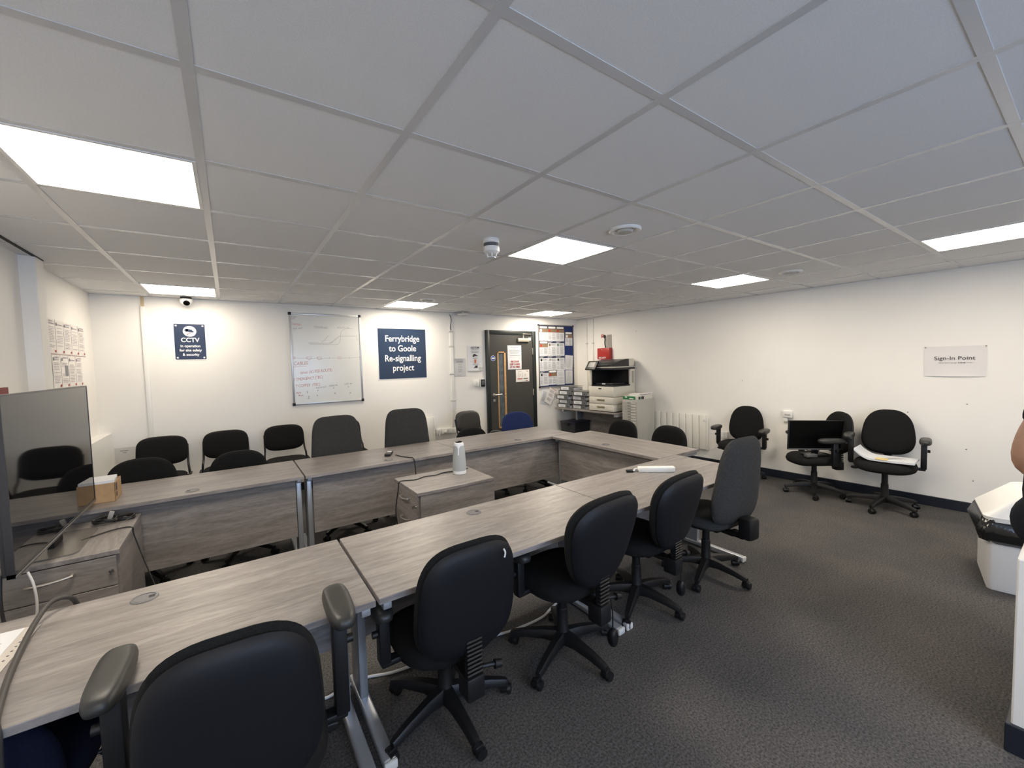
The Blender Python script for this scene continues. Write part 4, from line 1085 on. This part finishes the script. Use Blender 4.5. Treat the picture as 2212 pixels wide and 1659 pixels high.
# far-desk remote with its lead
t = thing('remote_control', 'small black remote with a white label on the far desk', 'remote control', (1.265, 3.05, 0.725), R_(-118))
part('body', MB().box(-0.075, 0.075, -0.028, 0.028, 0.0, 0.024, 0.006), BLACKPL, t)
part('label_patch', MB().box(-0.062, -0.015, -0.020, 0.020, 0.024, 0.0248), PAPER, t, None)
tag(part('remote_lead', MB().tube([(1.30, 2.96, 0.735), (1.33, 2.88, 0.730), (1.37, 2.79, 0.730), (1.39, 2.728, 0.722), (1.40, 2.722, 0.60), (1.41, 2.70, 0.40)], 0.0045, 8), CABLEB), 'black lead from the remote hanging over the far desk edge', 'cable')

# meeting speaker
t = thing('conference_speaker', 'tall tapered grey and white conference speaker on the middle pedestal', 'speaker', (1.612, 2.268, 0.65))
prof = lambda z: 0.055 - 0.017 * max(0, (z - 0.03) / 0.24)**1.5
part('base_ring', MB().lathe([(0.052, 0.0), (0.056, 0.004), (0.056, 0.028), (0.0555, 0.030)], 36), mat('speaker_white', (0.74, 0.75, 0.76), 0.3), t)
part('fabric_body', MB().lathe([(0.0555, 0.030), (0.0560, 0.06), (0.0540, 0.12), (0.0500, 0.18), (0.0455, 0.225), (0.043, 0.240)], 36), OWLG, t)
part('top_collar', MB().lathe([(0.0432, 0.238), (0.0425, 0.250), (0.038, 0.262), (0.030, 0.266)], 36), MATS['speaker_white'], t)
part('camera_eye', MB().lathe([(0.030, 0.264), (0.028, 0.272), (0.016, 0.276), (0.001, 0.277)], 28), SCREENM, t)
def tmark():
    a0 = math.atan2(-0.809 - 2.268, 0.05 - 1.612) - 0.10
    g = MB()
    for da, z0, z1, r in ((0.0, 0.165, 0.245, 0.0525),):
        rings = []
        for k in range(7):
            z = z0 + (z1 - z0) * k / 6; rr = (0.0515 - (z - 0.165) * 0.115) + 0.0015
            wd = 0.10 if z < 0.222 else 0.10 + (z - 0.222) * 16
            rings.append([((rr + o)*math.cos(a0 + q), (rr + o)*math.sin(a0 + q), z) for o, q in ((0, -wd), (0.001, -wd/2), (0.0015, 0), (0.001, wd/2), (0, wd), (-0.003, 0))])
        g.loft(rings)
    return g
part('front_strip', tmark(), MATS['speaker_white'], t)
tag(part('speaker_lead', MB().tube([(1.74, 2.36, 0.656), (1.67, 2.33, 0.656), (1.60, 2.345, 0.655), (1.50, 2.36, 0.655), (1.42, 2.33, 0.655), (1.33, 2.35, 0.655), (1.24, 2.31, 0.655), (1.16, 2.345, 0.655), (1.118, 2.35, 0.648), (1.110, 2.36, 0.58), (1.085, 2.36, 0.42), (1.100, 2.37, 0.25), (1.08, 2.40, 0.10), (1.06, 2.42, 0.006)], 0.004, 8), CABLEB), 'black lead trailing from the conference speaker down the pedestal front', 'cable')

# power strip
t = thing('power_strip', 'white power strip lying on the near desk at the far end', 'power strip', (2.665, 1.095, 0.725), R_(-37))
part('body', MB().box(-0.135, 0.135, -0.026, 0.026, 0.0, 0.038, 0.006), mat('strip_white', (0.86, 0.86, 0.82), 0.35), t)
def ps():
    g = MB()
    for k in range(4):
        x = -0.09 + 0.06*k; g.box(x - 0.018, x + 0.018, -0.018, 0.018, 0.0375, 0.0388, 0.0)
    return g
part('outlet', ps(), WHITE, t, None)
part('lead', MB().tube([(-0.134, 0.0, 0.02), (-0.155, 0.004, 0.022), (-0.172, -0.01, 0.008)], 0.007, 8), CABLEW, t)
part('plug', MB().box(-0.225, -0.175, -0.022, 0.014, 0.0, 0.016, 0.005), BLACKPL, t)

# items on the near desk
t = thing('printed_form', 'printed form in a punched plastic sleeve on the near desk at the left edge', 'paper', (-0.668, 1.080, 0.7255), R_(-3))
part('sleeve', MB().box(-0.120, 0.145, -0.150, 0.150, 0.0, 0.0015), mat('clear_sleeve', (0.62, 0.58, 0.52), 0.2), t, None)
part('paper', MB().box(-0.115, 0.108, -0.148, 0.148, 0.0016, 0.0022), PAPER, t, None)
part('punch_hole', (lambda g: ([g.cyl((0.128, -0.125 + 0.025*k, 0.0014), (0.128, -0.125 + 0.025*k, 0.0018), 0.0032, None, 10) for k in range(11)], g)[1])(MB()), INKD, t, None)
part('logo_mark', MB().box(0.035, 0.056, 0.100, 0.112, 0.0023, 0.0026), INKR, t, None)
def flat_lines(rects, z):
    g = MB()
    for x0, x1, y0, y1 in rects: g.bm.faces.new([g.bm.verts.new(c) for c in ((x0,y0,z),(x1,y0,z),(x1,y1,z),(x0,y1,z))])
    return g
part('print', flat_lines(textblock(-0.10, 0.095, 0.07, 14, 0.014, 0.003, 88), 0.0026), INK, t, None)
tag(part('thick_cable', MB().tube([(-0.455, 1.348, 0.70), (-0.470, 1.330, 0.752), (-0.505, 1.285, 0.770), (-0.520, 1.20, 0.752), (-0.515, 1.06, 0.738), (-0.500, 0.93, 0.736), (-0.478, 0.80, 0.736), (-0.455, 0.69, 0.738), (-0.445, 0.662, 0.715), (-0.445, 0.655, 0.62), (-0.45, 0.66, 0.45)], 0.0080, 10), mat('cable_dark_grey', (0.05, 0.045, 0.042), 0.5)), 'thick dark cable looping across the near desk at the left', 'cable')
tag(part('floor_cable', MB().tube([(0.30, 1.26, 0.008), (0.36, 1.245, 0.008), (0.43, 1.255, 0.012), (0.54, 1.263, 0.008), (0.66, 1.217, 0.008), (0.80, 1.20, 0.008), (1.0, 1.19, 0.008), (1.23, 1.144, 0.008), (1.35, 1.118, 0.008), (1.552, 1.112, 0.008), (1.66, 1.15, 0.008), (1.95, 1.24, 0.008), (2.25, 1.26, 0.008)], 0.007, 8), CABLEW), 'white cable lying along the carpet under the near desks', 'cable')

# ================================================================== PRINTER CORNER
t = thing('printer_table', 'wood-effect table against the right wall under the printer', 'table', *on_right(0.735, 0))
TL, TD = 1.40, 0.655
part('tabletop', MB().box(-TL/2, TL/2, -TD - 0.003, -0.003, 0.700, 0.725, 0.002, 1), WOOD, t, None)
part('modesty_panel', MB().box(-TL/2 + 0.05, TL/2 - 0.05, -0.16, -0.142, 0.14, 0.698), WOOD, t, None)
for s in (-1, 1):
    x = s * (TL/2 - 0.20 if s < 0 else TL/2 - 0.035)
    lg = part('leg', MB().box(x - 0.022, x + 0.022, -0.30, -0.17, 0.04, 0.69, 0.004), SILVER, t)
    part('foot', MB().box(x - 0.025, x + 0.025, -TD + 0.05, -0.04, 0.003, 0.042, 0.010), SILVER, lg)
    part('top_bracket', MB().box(x - 0.02, x + 0.02, -TD + 0.005, -0.05, 0.660, 0.699, 0.003), SILVER, lg)

# printer (front faces the room)
t = thing('photocopier', 'cream and black office photocopier on the table in the far corner', 'photocopier', *on_right(1.095, 0.725, 0.05))
PW, PD = 0.26, 0.565
part('paper_tray', MB().box(-PW, PW, -PD, 0, 0.012, 0.125, 0.006), MFP, t)
part('paper_tray', MB().box(-PW, PW, -PD, 0, 0.130, 0.245, 0.006), MFP, t)
for z in (0.075, 0.192):
    part('tray_handle', MB().box(-0.085, 0.075, -PD - 0.003, -PD + 0.01, z - 0.016, z + 0.016, 0.003), mat('handle_recess', (0.20, 0.18, 0.11), 0.6), t)
    part('tray_badge', MB().box(-0.165, -0.135, -PD - 0.0015, -PD + 0.01, z - 0.006, z + 0.010), WHITE, t, None)
def pbody():
    g = MB()
    g.box(-PW, PW, -PD, 0, 0.250, 0.420, 0.008)                     # toner door block
    g.box(-PW - 0.012, -PW + 0.055, -PD, 0, 0.420, 0.690, 0.006)       # left post
    g.box(PW - 0.022, PW, -PD, 0, 0.420, 0.69, 0.006) if False else None
    g.box(-PW + 0.05, PW, -0.10, 0, 0.420, 0.690, 0.006)               # rear wall of the output bay
    g.box(PW - 0.030, PW + 0.004, -0.13, 0, 0.400, 0.70, 0.006)
    return g
part('body', pbody(), MFP, t)
part('output_tray', MB().box(-PW + 0.056, PW - 0.001, -PD + 0.004, -0.10, 0.418, 0.440, 0.004).box(-PW + 0.10, PW - 0.06, -PD + 0.06, -0.12, 0.44, 0.475, 0.015), mat('output_black', (0.014, 0.015, 0.020), 0.4), t)
part('bay_lining', MB().box(-PW + 0.056, PW - 0.004, -0.112, -0.098, 0.44, 0.69).box(-PW + 0.050, -PW + 0.060, -PD + 0.02, -0.10, 0.44, 0.69), BLACKPL, t, None)
part('scanner_bed', MB().box(-PW - 0.004, PW + 0.004, -PD + 0.01, 0.0, 0.690, 0.725, 0.005), mat('scanner_black', (0.020, 0.021, 0.026), 0.4), t)
part('scanner_lip', MB().box(-PW + 0.03, PW + 0.006, -PD + 0.004, 0.0, 0.726, 0.742, 0.003), MFP, t)
def adf():
    g = MB()
    prof_ = [(-PD + 0.015, 0.742), (-PD + 0.015, 0.775), (-PD + 0.04, 0.800), (-0.36, 0.845), (-0.22, 0.865), (-0.02, 0.865), (-0.0, 0.83), (0.0, 0.742)]
    a = [(-PW + 0.02, y_, z_) for y_, z_ in prof_]; b = [(PW - 0.004, y_, z_) for y_, z_ in prof_]
    g.loft([a, b]); return g
part('document_feeder', adf(), mat('feeder_black', (0.016, 0.017, 0.020), 0.35), t)
part('feeder_tray', MB().box(-0.16, PW - 0.10, -PD + 0.03, -0.05, 0.80, 0.808, 0.002, M=Matrix.Rotation(0.06, 4, 'X')), GREYPL, t)
part('feeder_end', MB().box(PW - 0.12, PW + 0.004, -0.16, -0.002, 0.742, 0.872, 0.022), MFP, t)
cp = part('control_panel', MB().box(-0.110, 0.110, -0.014, 0.014, -0.095, 0.085, 0.010, M=Matrix.Translation((-0.155, -PD - 0.030, 0.770)) @ Matrix.Rotation(-0.65, 4, 'X')), BLACKPL, t)
part('display', MB().box(-0.065, 0.065, -0.0152, -0.010, -0.045, 0.055, M=Matrix.Translation((-0.155, -PD - 0.030, 0.770)) @ Matrix.Rotation(-0.65, 4, 'X')), mat('display_grey', (0.20, 0.20, 0.19), 0.25), cp, None)
part('badge', MB().box(-0.05, 0.012, -PD - 0.002, -PD + 0.01, 0.372, 0.394), INKD, t, None)
part('tray_label', MB().box(-0.02, 0.05, -PD + 0.055, -PD + 0.059, 0.450, 0.472), PAPER, t, None)
part('side_vent', (lambda g: ([g.box(PW + 0.003, PW + 0.0055, -0.09 + 0.0, -0.04, 0.47 + 0.022*k, 0.48 + 0.022*k) for k in range(9)], g)[1])(MB()), GREYPL, t, None)
part('side_shelf', MB().box(-PW - 0.075, -PW - 0.008, -PD + 0.10, -PD + 0.25, 0.625, 0.645, 0.003), WHITE, t)

# lever arch files in two stacks on the table
def binder(s, z, off, tilt, label, seed):
    rnd = random.Random(seed)
    (loc, rz) = on_right(s, z, 0)
    t = thing('lever_arch_file', label, 'ring binder', loc, rz + tilt, 'grey lever arch files on the printer table')
    y0 = -0.62 + off
    def cov():
        g = MB()
        g.box(-0.158, 0.158, y0, y0 + 0.003, 0.0, 0.078); g.box(-0.158, 0.158, y0, y0 + 0.285, 0.0, 0.003); g.box(-0.158, 0.158, y0, y0 + 0.285, 0.075, 0.078)
        return g
    part('cover', cov, BINDG, t, None, key=('bcov', round(y0, 4)))
    part('pages', lambda: MB().box(-0.148, 0.150, y0 + 0.02, y0 + 0.270, 0.004, 0.052), PAPER, t, None, key=('bpg', round(y0, 4)))
    part('spine_label', lambda: MB().rectp(-0.135, 0.045, 0.014, 0.064, y0 - 0.0006), PAPER, t, None, key=('blab', round(y0, 4)))
    part('print', lambda: lines([(-0.10, 0.02, 0.036, 0.041), (-0.08, 0.0, 0.022, 0.026)], y0 - 0.0012), INK, t, None, key=('bprint', round(y0, 4)))
    part('finger_hole', lambda: MB().disc(0.105, 0.034, 0.013, y0 - 0.0006, 16), INKD, t, None, key=('bhole', round(y0, 4)))
    part('lever_ring', lambda: MB().tube([(0.06, y0 + 0.02, 0.055), (0.09, y0 + 0.03, 0.063), (0.12, y0 + 0.05, 0.063)], 0.004, 6, 2), CHROME, t, key=('bring', round(y0, 4)))
nm = ['bottom', 'second lowest', 'middle', 'second highest', 'top']
for k in range(5):
    binder(0.225 + (0.0, 0.008, -0.004, 0.012, 0.0)[k], 0.7255 + 0.0795*k, (0.0, 0.012, -0.005, 0.01, 0.03)[k], (0.0, 0.03, -0.04, 0.03, 0.09)[k], 'grey lever arch file, ' + nm[k] + ' of the stack nearest the corner', 100 + k)
for k in range(4):
    binder(0.620 + (0.0, -0.012, 0.004, 0.008)[k] - 0.02, 0.7255 + 0.0795*k, (0.03, 0.015, 0.02, 0.0)[k], (-0.05, 0.03, -0.03, 0.04)[k], 'grey lever arch file, ' + ['bottom', 'second lowest', 'second highest', 'top'][k] + ' of the stack beside the photocopier', 110 + k)

# crate under the table
t = thing('storage_crate', 'black lidded plastic crate under the printer table', 'crate', (5.31, 4.755, 0), RWZ)
part('tub', MB().loft([[(-0.155, -0.19, 0.0), (0.155, -0.19, 0.0), (0.155, 0.17, 0.0), (-0.155, 0.17, 0.0)], [(-0.175, -0.215, 0.44), (0.175, -0.215, 0.44), (0.175, 0.19, 0.44), (-0.175, 0.19, 0.44)]]), mat('crate_black', (0.022, 0.022, 0.028), 0.4), t)
part('lid', MB().box(-0.187, 0.187, -0.228, 0.20, 0.440, 0.475, 0.008), mat('crate_lid_navy', (0.014, 0.015, 0.032), 0.4), t)
part('lid_clip', MB().box(-0.04, 0.04, -0.236, -0.226, 0.40, 0.46, 0.004), BLACKPL, t)

# multidrawer cabinet
t = thing('drawer_cabinet', 'tall grey steel multi-drawer cabinet beside the photocopier', 'filing cabinet', *on_right(1.655, 0, 0.165))
CW, CD, CH = 0.140, 0.44, 0.955
part('carcass', MB().box(-CW, CW, -CD, 0, 0.0, CH, 0.004), CABG, t)
for k in range(20):
    z = 0.060 + 0.0435*k
    dr = part('drawer', MB().box(-CW + 0.010, CW - 0.010, -CD - 0.008, -CD + 0.004, z, z + 0.0405, 0.002, 1), CABG, t)
    part('drawer_pull', MB().tube([(-0.026, -CD - 0.007, z + 0.026), (-0.024, -CD - 0.020, z + 0.018), (0.012, -CD - 0.020, z + 0.018), (0.014, -CD - 0.007, z + 0.026)], 0.0035, 6, 1), mat('pull_dark', (0.10, 0.095, 0.09), 0.4), dr)
    part('label_holder', MB().box(0.034, 0.112, -CD - 0.0105, -CD - 0.007, z + 0.011, z + 0.029), mat('holder_pale', (0.62, 0.60, 0.54), 0.4), dr, None)
t = thing('paper_ream_box', 'green and white paper ream lying on the drawer cabinet', 'paper ream', *on_right(1.655, 0.955, 0.175))
part('wrapper', MB().box(-0.128, 0.140, -0.425, -0.03, 0.0, 0.055, 0.003), mat('ream_white', (0.62, 0.62, 0.55), 0.5), t)
part('green_panel', MB().box(-0.1285, 0.100, -0.4265, -0.4245, 0.002, 0.053), GREEN, t, None)
part('side_print', MB().box(0.1395, 0.1410, -0.40, -0.36, 0.006, 0.050).box(0.1395, 0.1410, -0.33, -0.26, 0.006, 0.050), INKD, t, None)
part('side_print', MB().box(0.1395, 0.1412, -0.355, -0.338, 0.006, 0.050), GREEN, t, None)
part('white_marks', MB().rectp(-0.09, -0.05, 0.028, 0.046, -0.4272).rectp(-0.01, 0.07, 0.010, 0.024, -0.4272), WHITEPR, t, None)
t = thing('magazine_pile', 'loose pile of papers lying on the ream of paper', 'papers', *on_right(1.675, 1.011, 0.15))
for k, (rx, rr) in enumerate(((0.0, 0.10), (0.01, -0.10), (0.02, 0.25))):
    part('sheets', MB().box(-0.105, 0.105, -0.36, -0.06, 0.012*k, 0.012*k + 0.011, 0.001, 1, M=Matrix.Rotation(rr*0.5, 4, 'Z')), (PAPERW, PAPER, PAPERW)[k], t)
part('print', flat_lines(textblock(-0.07, 0.07, -0.12, 10, 0.018, 0.006, 91), 0.0362), INK, t, None)

# ================================================================== MONITOR AND PAPERS ON THE WALL CHAIRS
t = thing('computer_monitor', 'black monitor standing on a wall chair seat', 'monitor', (5.36, 0.965, 0.458), R_(-36))
Rm = Matrix.Translation((0, 0, 0.070)) @ Matrix.Rotation(R_(1.5), 4, 'Y')
part('housing', MB().box(-0.33, 0.33, 0.0, 0.022, 0.0, 0.325, 0.004, M=Rm).box(-0.16, 0.16, 0.020, 0.045, 0.05, 0.25, 0.008, M=Rm), BLACKPL, t)
part('screen', MB().box(-0.323, 0.323, -0.0015, 0.001, 0.018, 0.318, M=Rm), SCREENM, t, None)
part('lower_bezel', MB().box(-0.33, 0.33, -0.0025, 0.002, 0.0, 0.016, M=Rm), GREYPL, t, None)
part('stand_neck', MB().box(-0.03, 0.03, 0.045, 0.075, 0.012, 0.25, 0.006), BLACKPL, t)
part('stand_base', MB().box(-0.11, 0.11, -0.02, 0.14, 0.0, 0.013, 0.004), BLACKPL, t)
part('monitor_cable', MB().tube([(-0.13, 0.03, 0.09), (-0.10, 0.02, 0.060), (-0.04, 0.0, 0.062), (0.0, 0.02, 0.050), (0.03, 0.03, 0.06)], 0.004, 6), CABLEB, t)
t = thing('power_adapter', 'grey power adapter on the chair seat under the monitor', 'power adapter', (5.27, 1.005, 0.455), R_(-40))
part('brick', MB().box(-0.055, 0.055, -0.03, 0.03, 0.0, 0.035, 0.006), mat('adapter_grey', (0.12, 0.12, 0.115), 0.5), t)
part('lead', MB().tube([(0.05, 0.0, 0.02), (0.075, 0.01, 0.03), (0.09, 0.02, 0.045), (0.10, 0.02, 0.08)], 0.003, 6), CABLEB, t)
t = thing('paper_stack', 'thick curled stack of papers on the wall chair seat', 'papers', (5.42, 0.415, 0.508), -PI/2 + R_(4))
def pstack():
    g = MB(); rings = []
    for k in range(15):
        u = -1 + 2*k/14; x = 0.225*u
        lift_ = 0.085 * max(0, (-u - 0.35)/0.65)**2 + 0.006*max(0, u)**2
        th = 0.019
        rings.append([(x, -0.135, lift_), (x, 0.135, lift_), (x, 0.135, lift_ + th), (x, -0.135, lift_ + th)])
    return g.loft(rings)
part('pages', pstack(), PAPER, t, 60)
part('print', flat_lines([(-0.08 + 0.02*k, 0.02 + 0.02*k, -0.10 + 0.022*k, -0.094 + 0.022*k) for k in range(8)], 0.0215), INK, t, None)
part('sticky_note', MB().box(-0.06, 0.03, -0.138, -0.04, 0.0192, 0.0225), YEL, t, None)

# ================================================================== BIN
t = thing('waste_bin', 'white waste bin with black liner and white lid at the right', 'bin', (4.365, -0.545, 0), R_(12))
def rr_ring(w, d_, r, z, n=5):
    return [(x, y, z) for x, y in rrect(w, d_, r, n)]
part('body', MB().loft([rr_ring(0.44, 0.38, 0.03, 0.0), rr_ring(0.45, 0.39, 0.03, 0.02), rr_ring(0.458, 0.398, 0.035, 0.46)]), BINW, t)
def liner():
    g = MB(); rings = []
    for z, gr in ((0.325, 0.020), (0.335, 0.060), (0.39, 0.095), (0.44, 0.060), (0.470, 0.030)):
        base = rr_ring(0.462 + gr, 0.402 + gr, 0.05, z, 8)
        rnd = random.Random(int(z*1000))
        rings.append([(x*(1 + rnd.uniform(-.018, .022)), y*(1 + rnd.uniform(-.018, .022)), zz + rnd.uniform(-.010, .010)) for x, y, zz in base])
    rings.append(rr_ring(0.42, 0.36, 0.05, 0.472, 8))
    g.loft(rings); return g
part('liner', liner(), BAG, t, 60)
def lid():
    g = MB()
    g.loft([rr_ring(0.490, 0.430, 0.05, 0.450), rr_ring(0.495, 0.435, 0.05, 0.490), rr_ring(0.485, 0.420, 0.05, 0.498), rr_ring(0.42, 0.11, 0.03, 0.645), rr_ring(0.40, 0.07, 0.03, 0.652)])
    return g
part('lid', lid(), mat('lid_white', (0.80, 0.79, 0.77), 0.3), t, 30)

# ================================================================== PERSON perched on the low wall, mostly out of frame
def skinned(name, verts, edges, m, parent=None, levels=2, root=0):
    me = bpy.data.meshes.new(name)
    me.from_pydata([v[:3] for v in verts], edges, [])
    me.materials.append(m)
    o = bpy.data.objects.new(name, me); COL.objects.link(o)
    if parent: o.parent = parent
    sk = o.modifiers.new('skin', 'SKIN'); sk.use_smooth_shade = True
    for i, v in enumerate(verts):
        d_ = me.skin_vertices[0].data[i]; d_.radius = (v[3], v[4] if len(v) > 4 else v[3]); d_.use_root = (i == root)
    sb = o.modifiers.new('sub', 'SUBSURF'); sb.levels = levels; sb.render_levels = levels
    return o
t = thing('person', 'person in a black T-shirt and dark trousers sitting at the right edge', 'person', (2.86, -0.760, 0.785), R_(184))
# local: +y is forward (toward the legs), +x is the person's right-hand side mirrored: right arm at -x toward... see below
V = [(0, 0.0, 0.10, 0.12, 0.11), (0, -0.01, 0.24, 0.115, 0.10), (0, -0.02, 0.40, 0.135, 0.10), (0, 0.0, 0.53, 0.12, 0.085), (0, 0.01, 0.61, 0.055), (0, 0.03, 0.70, 0.060),
     (0.10, 0.01, 0.53, 0.075), (0.20, -0.07, 0.54, 0.070), (0.235, -0.110, 0.43, 0.066), (0.240, -0.135, 0.330, 0.060), (0.225, -0.04, 0.295, 0.050), (0.19, 0.10, 0.265, 0.034),
     (-0.10, 0.01, 0.53, 0.075), (-0.20, 0.0, 0.50, 0.058), (-0.25, -0.02, 0.36, 0.046), (-0.27, 0.02, 0.25, 0.043), (-0.22, 0.13, 0.22, 0.036), (-0.15, 0.22, 0.23, 0.027),
     (0.10, 0.05, 0.07, 0.085), (0.11, 0.28, 0.08, 0.072), (0.12, 0.45, 0.06, 0.058), (0.12, 0.44, -0.14, 0.054), (0.12, 0.42, -0.46, 0.038), (0.12, 0.42, -0.73, 0.034),
     (-0.10, 0.05, 0.07, 0.085), (-0.11, 0.28, 0.08, 0.072), (-0.12, 0.45, 0.06, 0.058), (-0.12, 0.44, -0.14, 0.054), (-0.12, 0.42, -0.46, 0.038), (-0.12, 0.42, -0.73, 0.034)]
E = [(0,1),(1,2),(2,3),(3,4),(4,5),(3,6),(6,7),(7,8),(8,9),(9,10),(10,11),(3,12),(12,13),(13,14),(14,15),(15,16),(16,17),(0,18),(18,19),(19,20),(20,21),(21,22),(22,23),(0,24),(24,25),(25,26),(26,27),(27,28),(28,29)]
body = skinned('body', V, E, SKIN, t)
part('head', MB().pad(0.076, 0.115, 2.3, 0.20, top=0.98, bot=0.78, edge=1.2, M=Matrix.Translation((0, 0.045, 0.80))), SKIN, t, 60)
part('nose', MB().pad(0.014, 0.024, 2, 0.04, M=Matrix.Translation((0, 0.148, 0.785))), SKIN, t, 60)
for s in (-1, 1):
    part('ear', MB().pad(0.010, 0.030, 2, 0.035, M=Matrix.Translation((s*0.078, 0.03, 0.795))), SKIN, t, 60)
    part('eye', MB().pad(0.013, 0.007, 2, 0.012, M=Matrix.Translation((s*0.032, 0.138, 0.810))), INKD, t, 60)
part('mouth', MB().pad(0.022, 0.005, 2, 0.012, M=Matrix.Translation((0, 0.134, 0.742))), mat('lips', (0.30, 0.12, 0.10), 0.5), t, 60)
part('hair', MB().pad(0.083, 0.085, 2.3, 0.21, top=0.95, bot=1.0, edge=1.2, M=Matrix.Translation((0, 0.022, 0.855)) @ Matrix.Rotation(-0.25, 4, 'X')), HAIR, t, 60)
def hand(cx, cy, cz, d, s):
    vs = [(cx, cy, cz, 0.026, 0.016), (cx + d[0]*0.05, cy + d[1]*0.05, cz + d[2]*0.05, 0.036, 0.016), (cx + d[0]*0.09, cy + d[1]*0.09, cz - 0.004, 0.036, 0.014)]
    es = [(0,1),(1,2)]
    n = 3
    side = Vector(d).cross(Vector((0,0,1))).normalized()
    for k, (o_, L_) in enumerate(((-0.028, 0.062), (-0.010, 0.075), (0.009, 0.070), (0.027, 0.052))):
        b = Vector((cx, cy, cz)) + Vector(d)*0.09 + side*o_
        for q in range(3):
            p_ = b + Vector(d)*(L_*(q+1)/3) + Vector((0,0,-0.008*(q+1)**1.5))
            vs.append((*p_, 0.0085 - 0.001*q)); es.append((n-1 if q else 2, n)); n += 1
    b = Vector((cx, cy, cz)) + Vector(d)*0.03 + side*(0.034*s)
    vs.append((*b, 0.012)); es.append((0, n)); n += 1
    b = b + Vector(d)*0.035 + side*(0.016*s); vs.append((*b, 0.010)); es.append((n-1, n)); n += 1
    b = b + Vector(d)*0.025 - Vector((0,0,0.006)); vs.append((*b, 0.008)); es.append((n-1, n)); n += 1
    return vs, es
for (h_, s) in (((0.19, 0.10, 0.265), 1), ((-0.15, 0.22, 0.23), -1)):
    vs, es = hand(*h_, (-0.35*s, 0.93, -0.10), -s)
    skinned('hand', vs, es, SKIN, t, 1)
SV = [(0, -0.0, 0.06, 0.175, 0.165), (0, -0.015, 0.24, 0.150, 0.135), (0, -0.022, 0.40, 0.150, 0.116), (0, 0.0, 0.53, 0.130, 0.096), (0, 0.008, 0.585, 0.064),
      (0.10, 0.01, 0.53, 0.088), (0.20, -0.07, 0.54, 0.085), (0.232, -0.105, 0.475, 0.080), (-0.10, 0.01, 0.53, 0.088), (-0.20, 0.0, 0.50, 0.072), (-0.235, -0.01, 0.40, 0.064)]
skinned('t_shirt', SV, [(0,1),(1,2),(2,3),(3,4),(3,5),(5,6),(6,7),(3,8),(8,9),(9,10)], TSHIRT, t)
def trousers():
    g = MB()
    g.pad(0.185, 0.150, 2.2, 0.345, top=0.74, edge=1.0, M=Matrix.Translation((0, 0.0, 0.058)))
    for q in (-1, 1):
        path = ((0.10, 0.02, 0.085, 0.105), (0.105, 0.16, 0.088, 0.092), (0.115, 0.34, 0.085, 0.078), (0.12, 0.42, 0.070, 0.072), (0.12, 0.462, 0.0, 0.066), (0.12, 0.458, -0.14, 0.062), (0.12, 0.44, -0.46, 0.052), (0.12, 0.43, -0.70, 0.052))
        rings = []
        for k, (x, y, z, r) in enumerate(path):
            a = Vector(path[max(k-1, 0)][:3]); b = Vector(path[min(k+1, len(path)-1)][:3]); d_ = (b - a).normalized()
            e1 = Vector((1, 0, 0)); e2 = d_.cross(e1).normalized()
            rings.append([Vector((x*q, y, z)) + e1*(r*math.cos(2*PI*m_/16)) + e2*(r*math.sin(2*PI*m_/16)) for m_ in range(16)])
        g.loft(rings)
    return g
part('trousers', trousers(), TROUS, t, 60)
for s in (-1, 1):
    part('shoe', MB().pad(0.048, 0.13, 2.6, 0.09, M=Matrix.Translation((s*0.12, 0.47, -0.735)) @ Matrix.Rotation(PI/2, 4, 'X')), BLACKPL, t, 60)
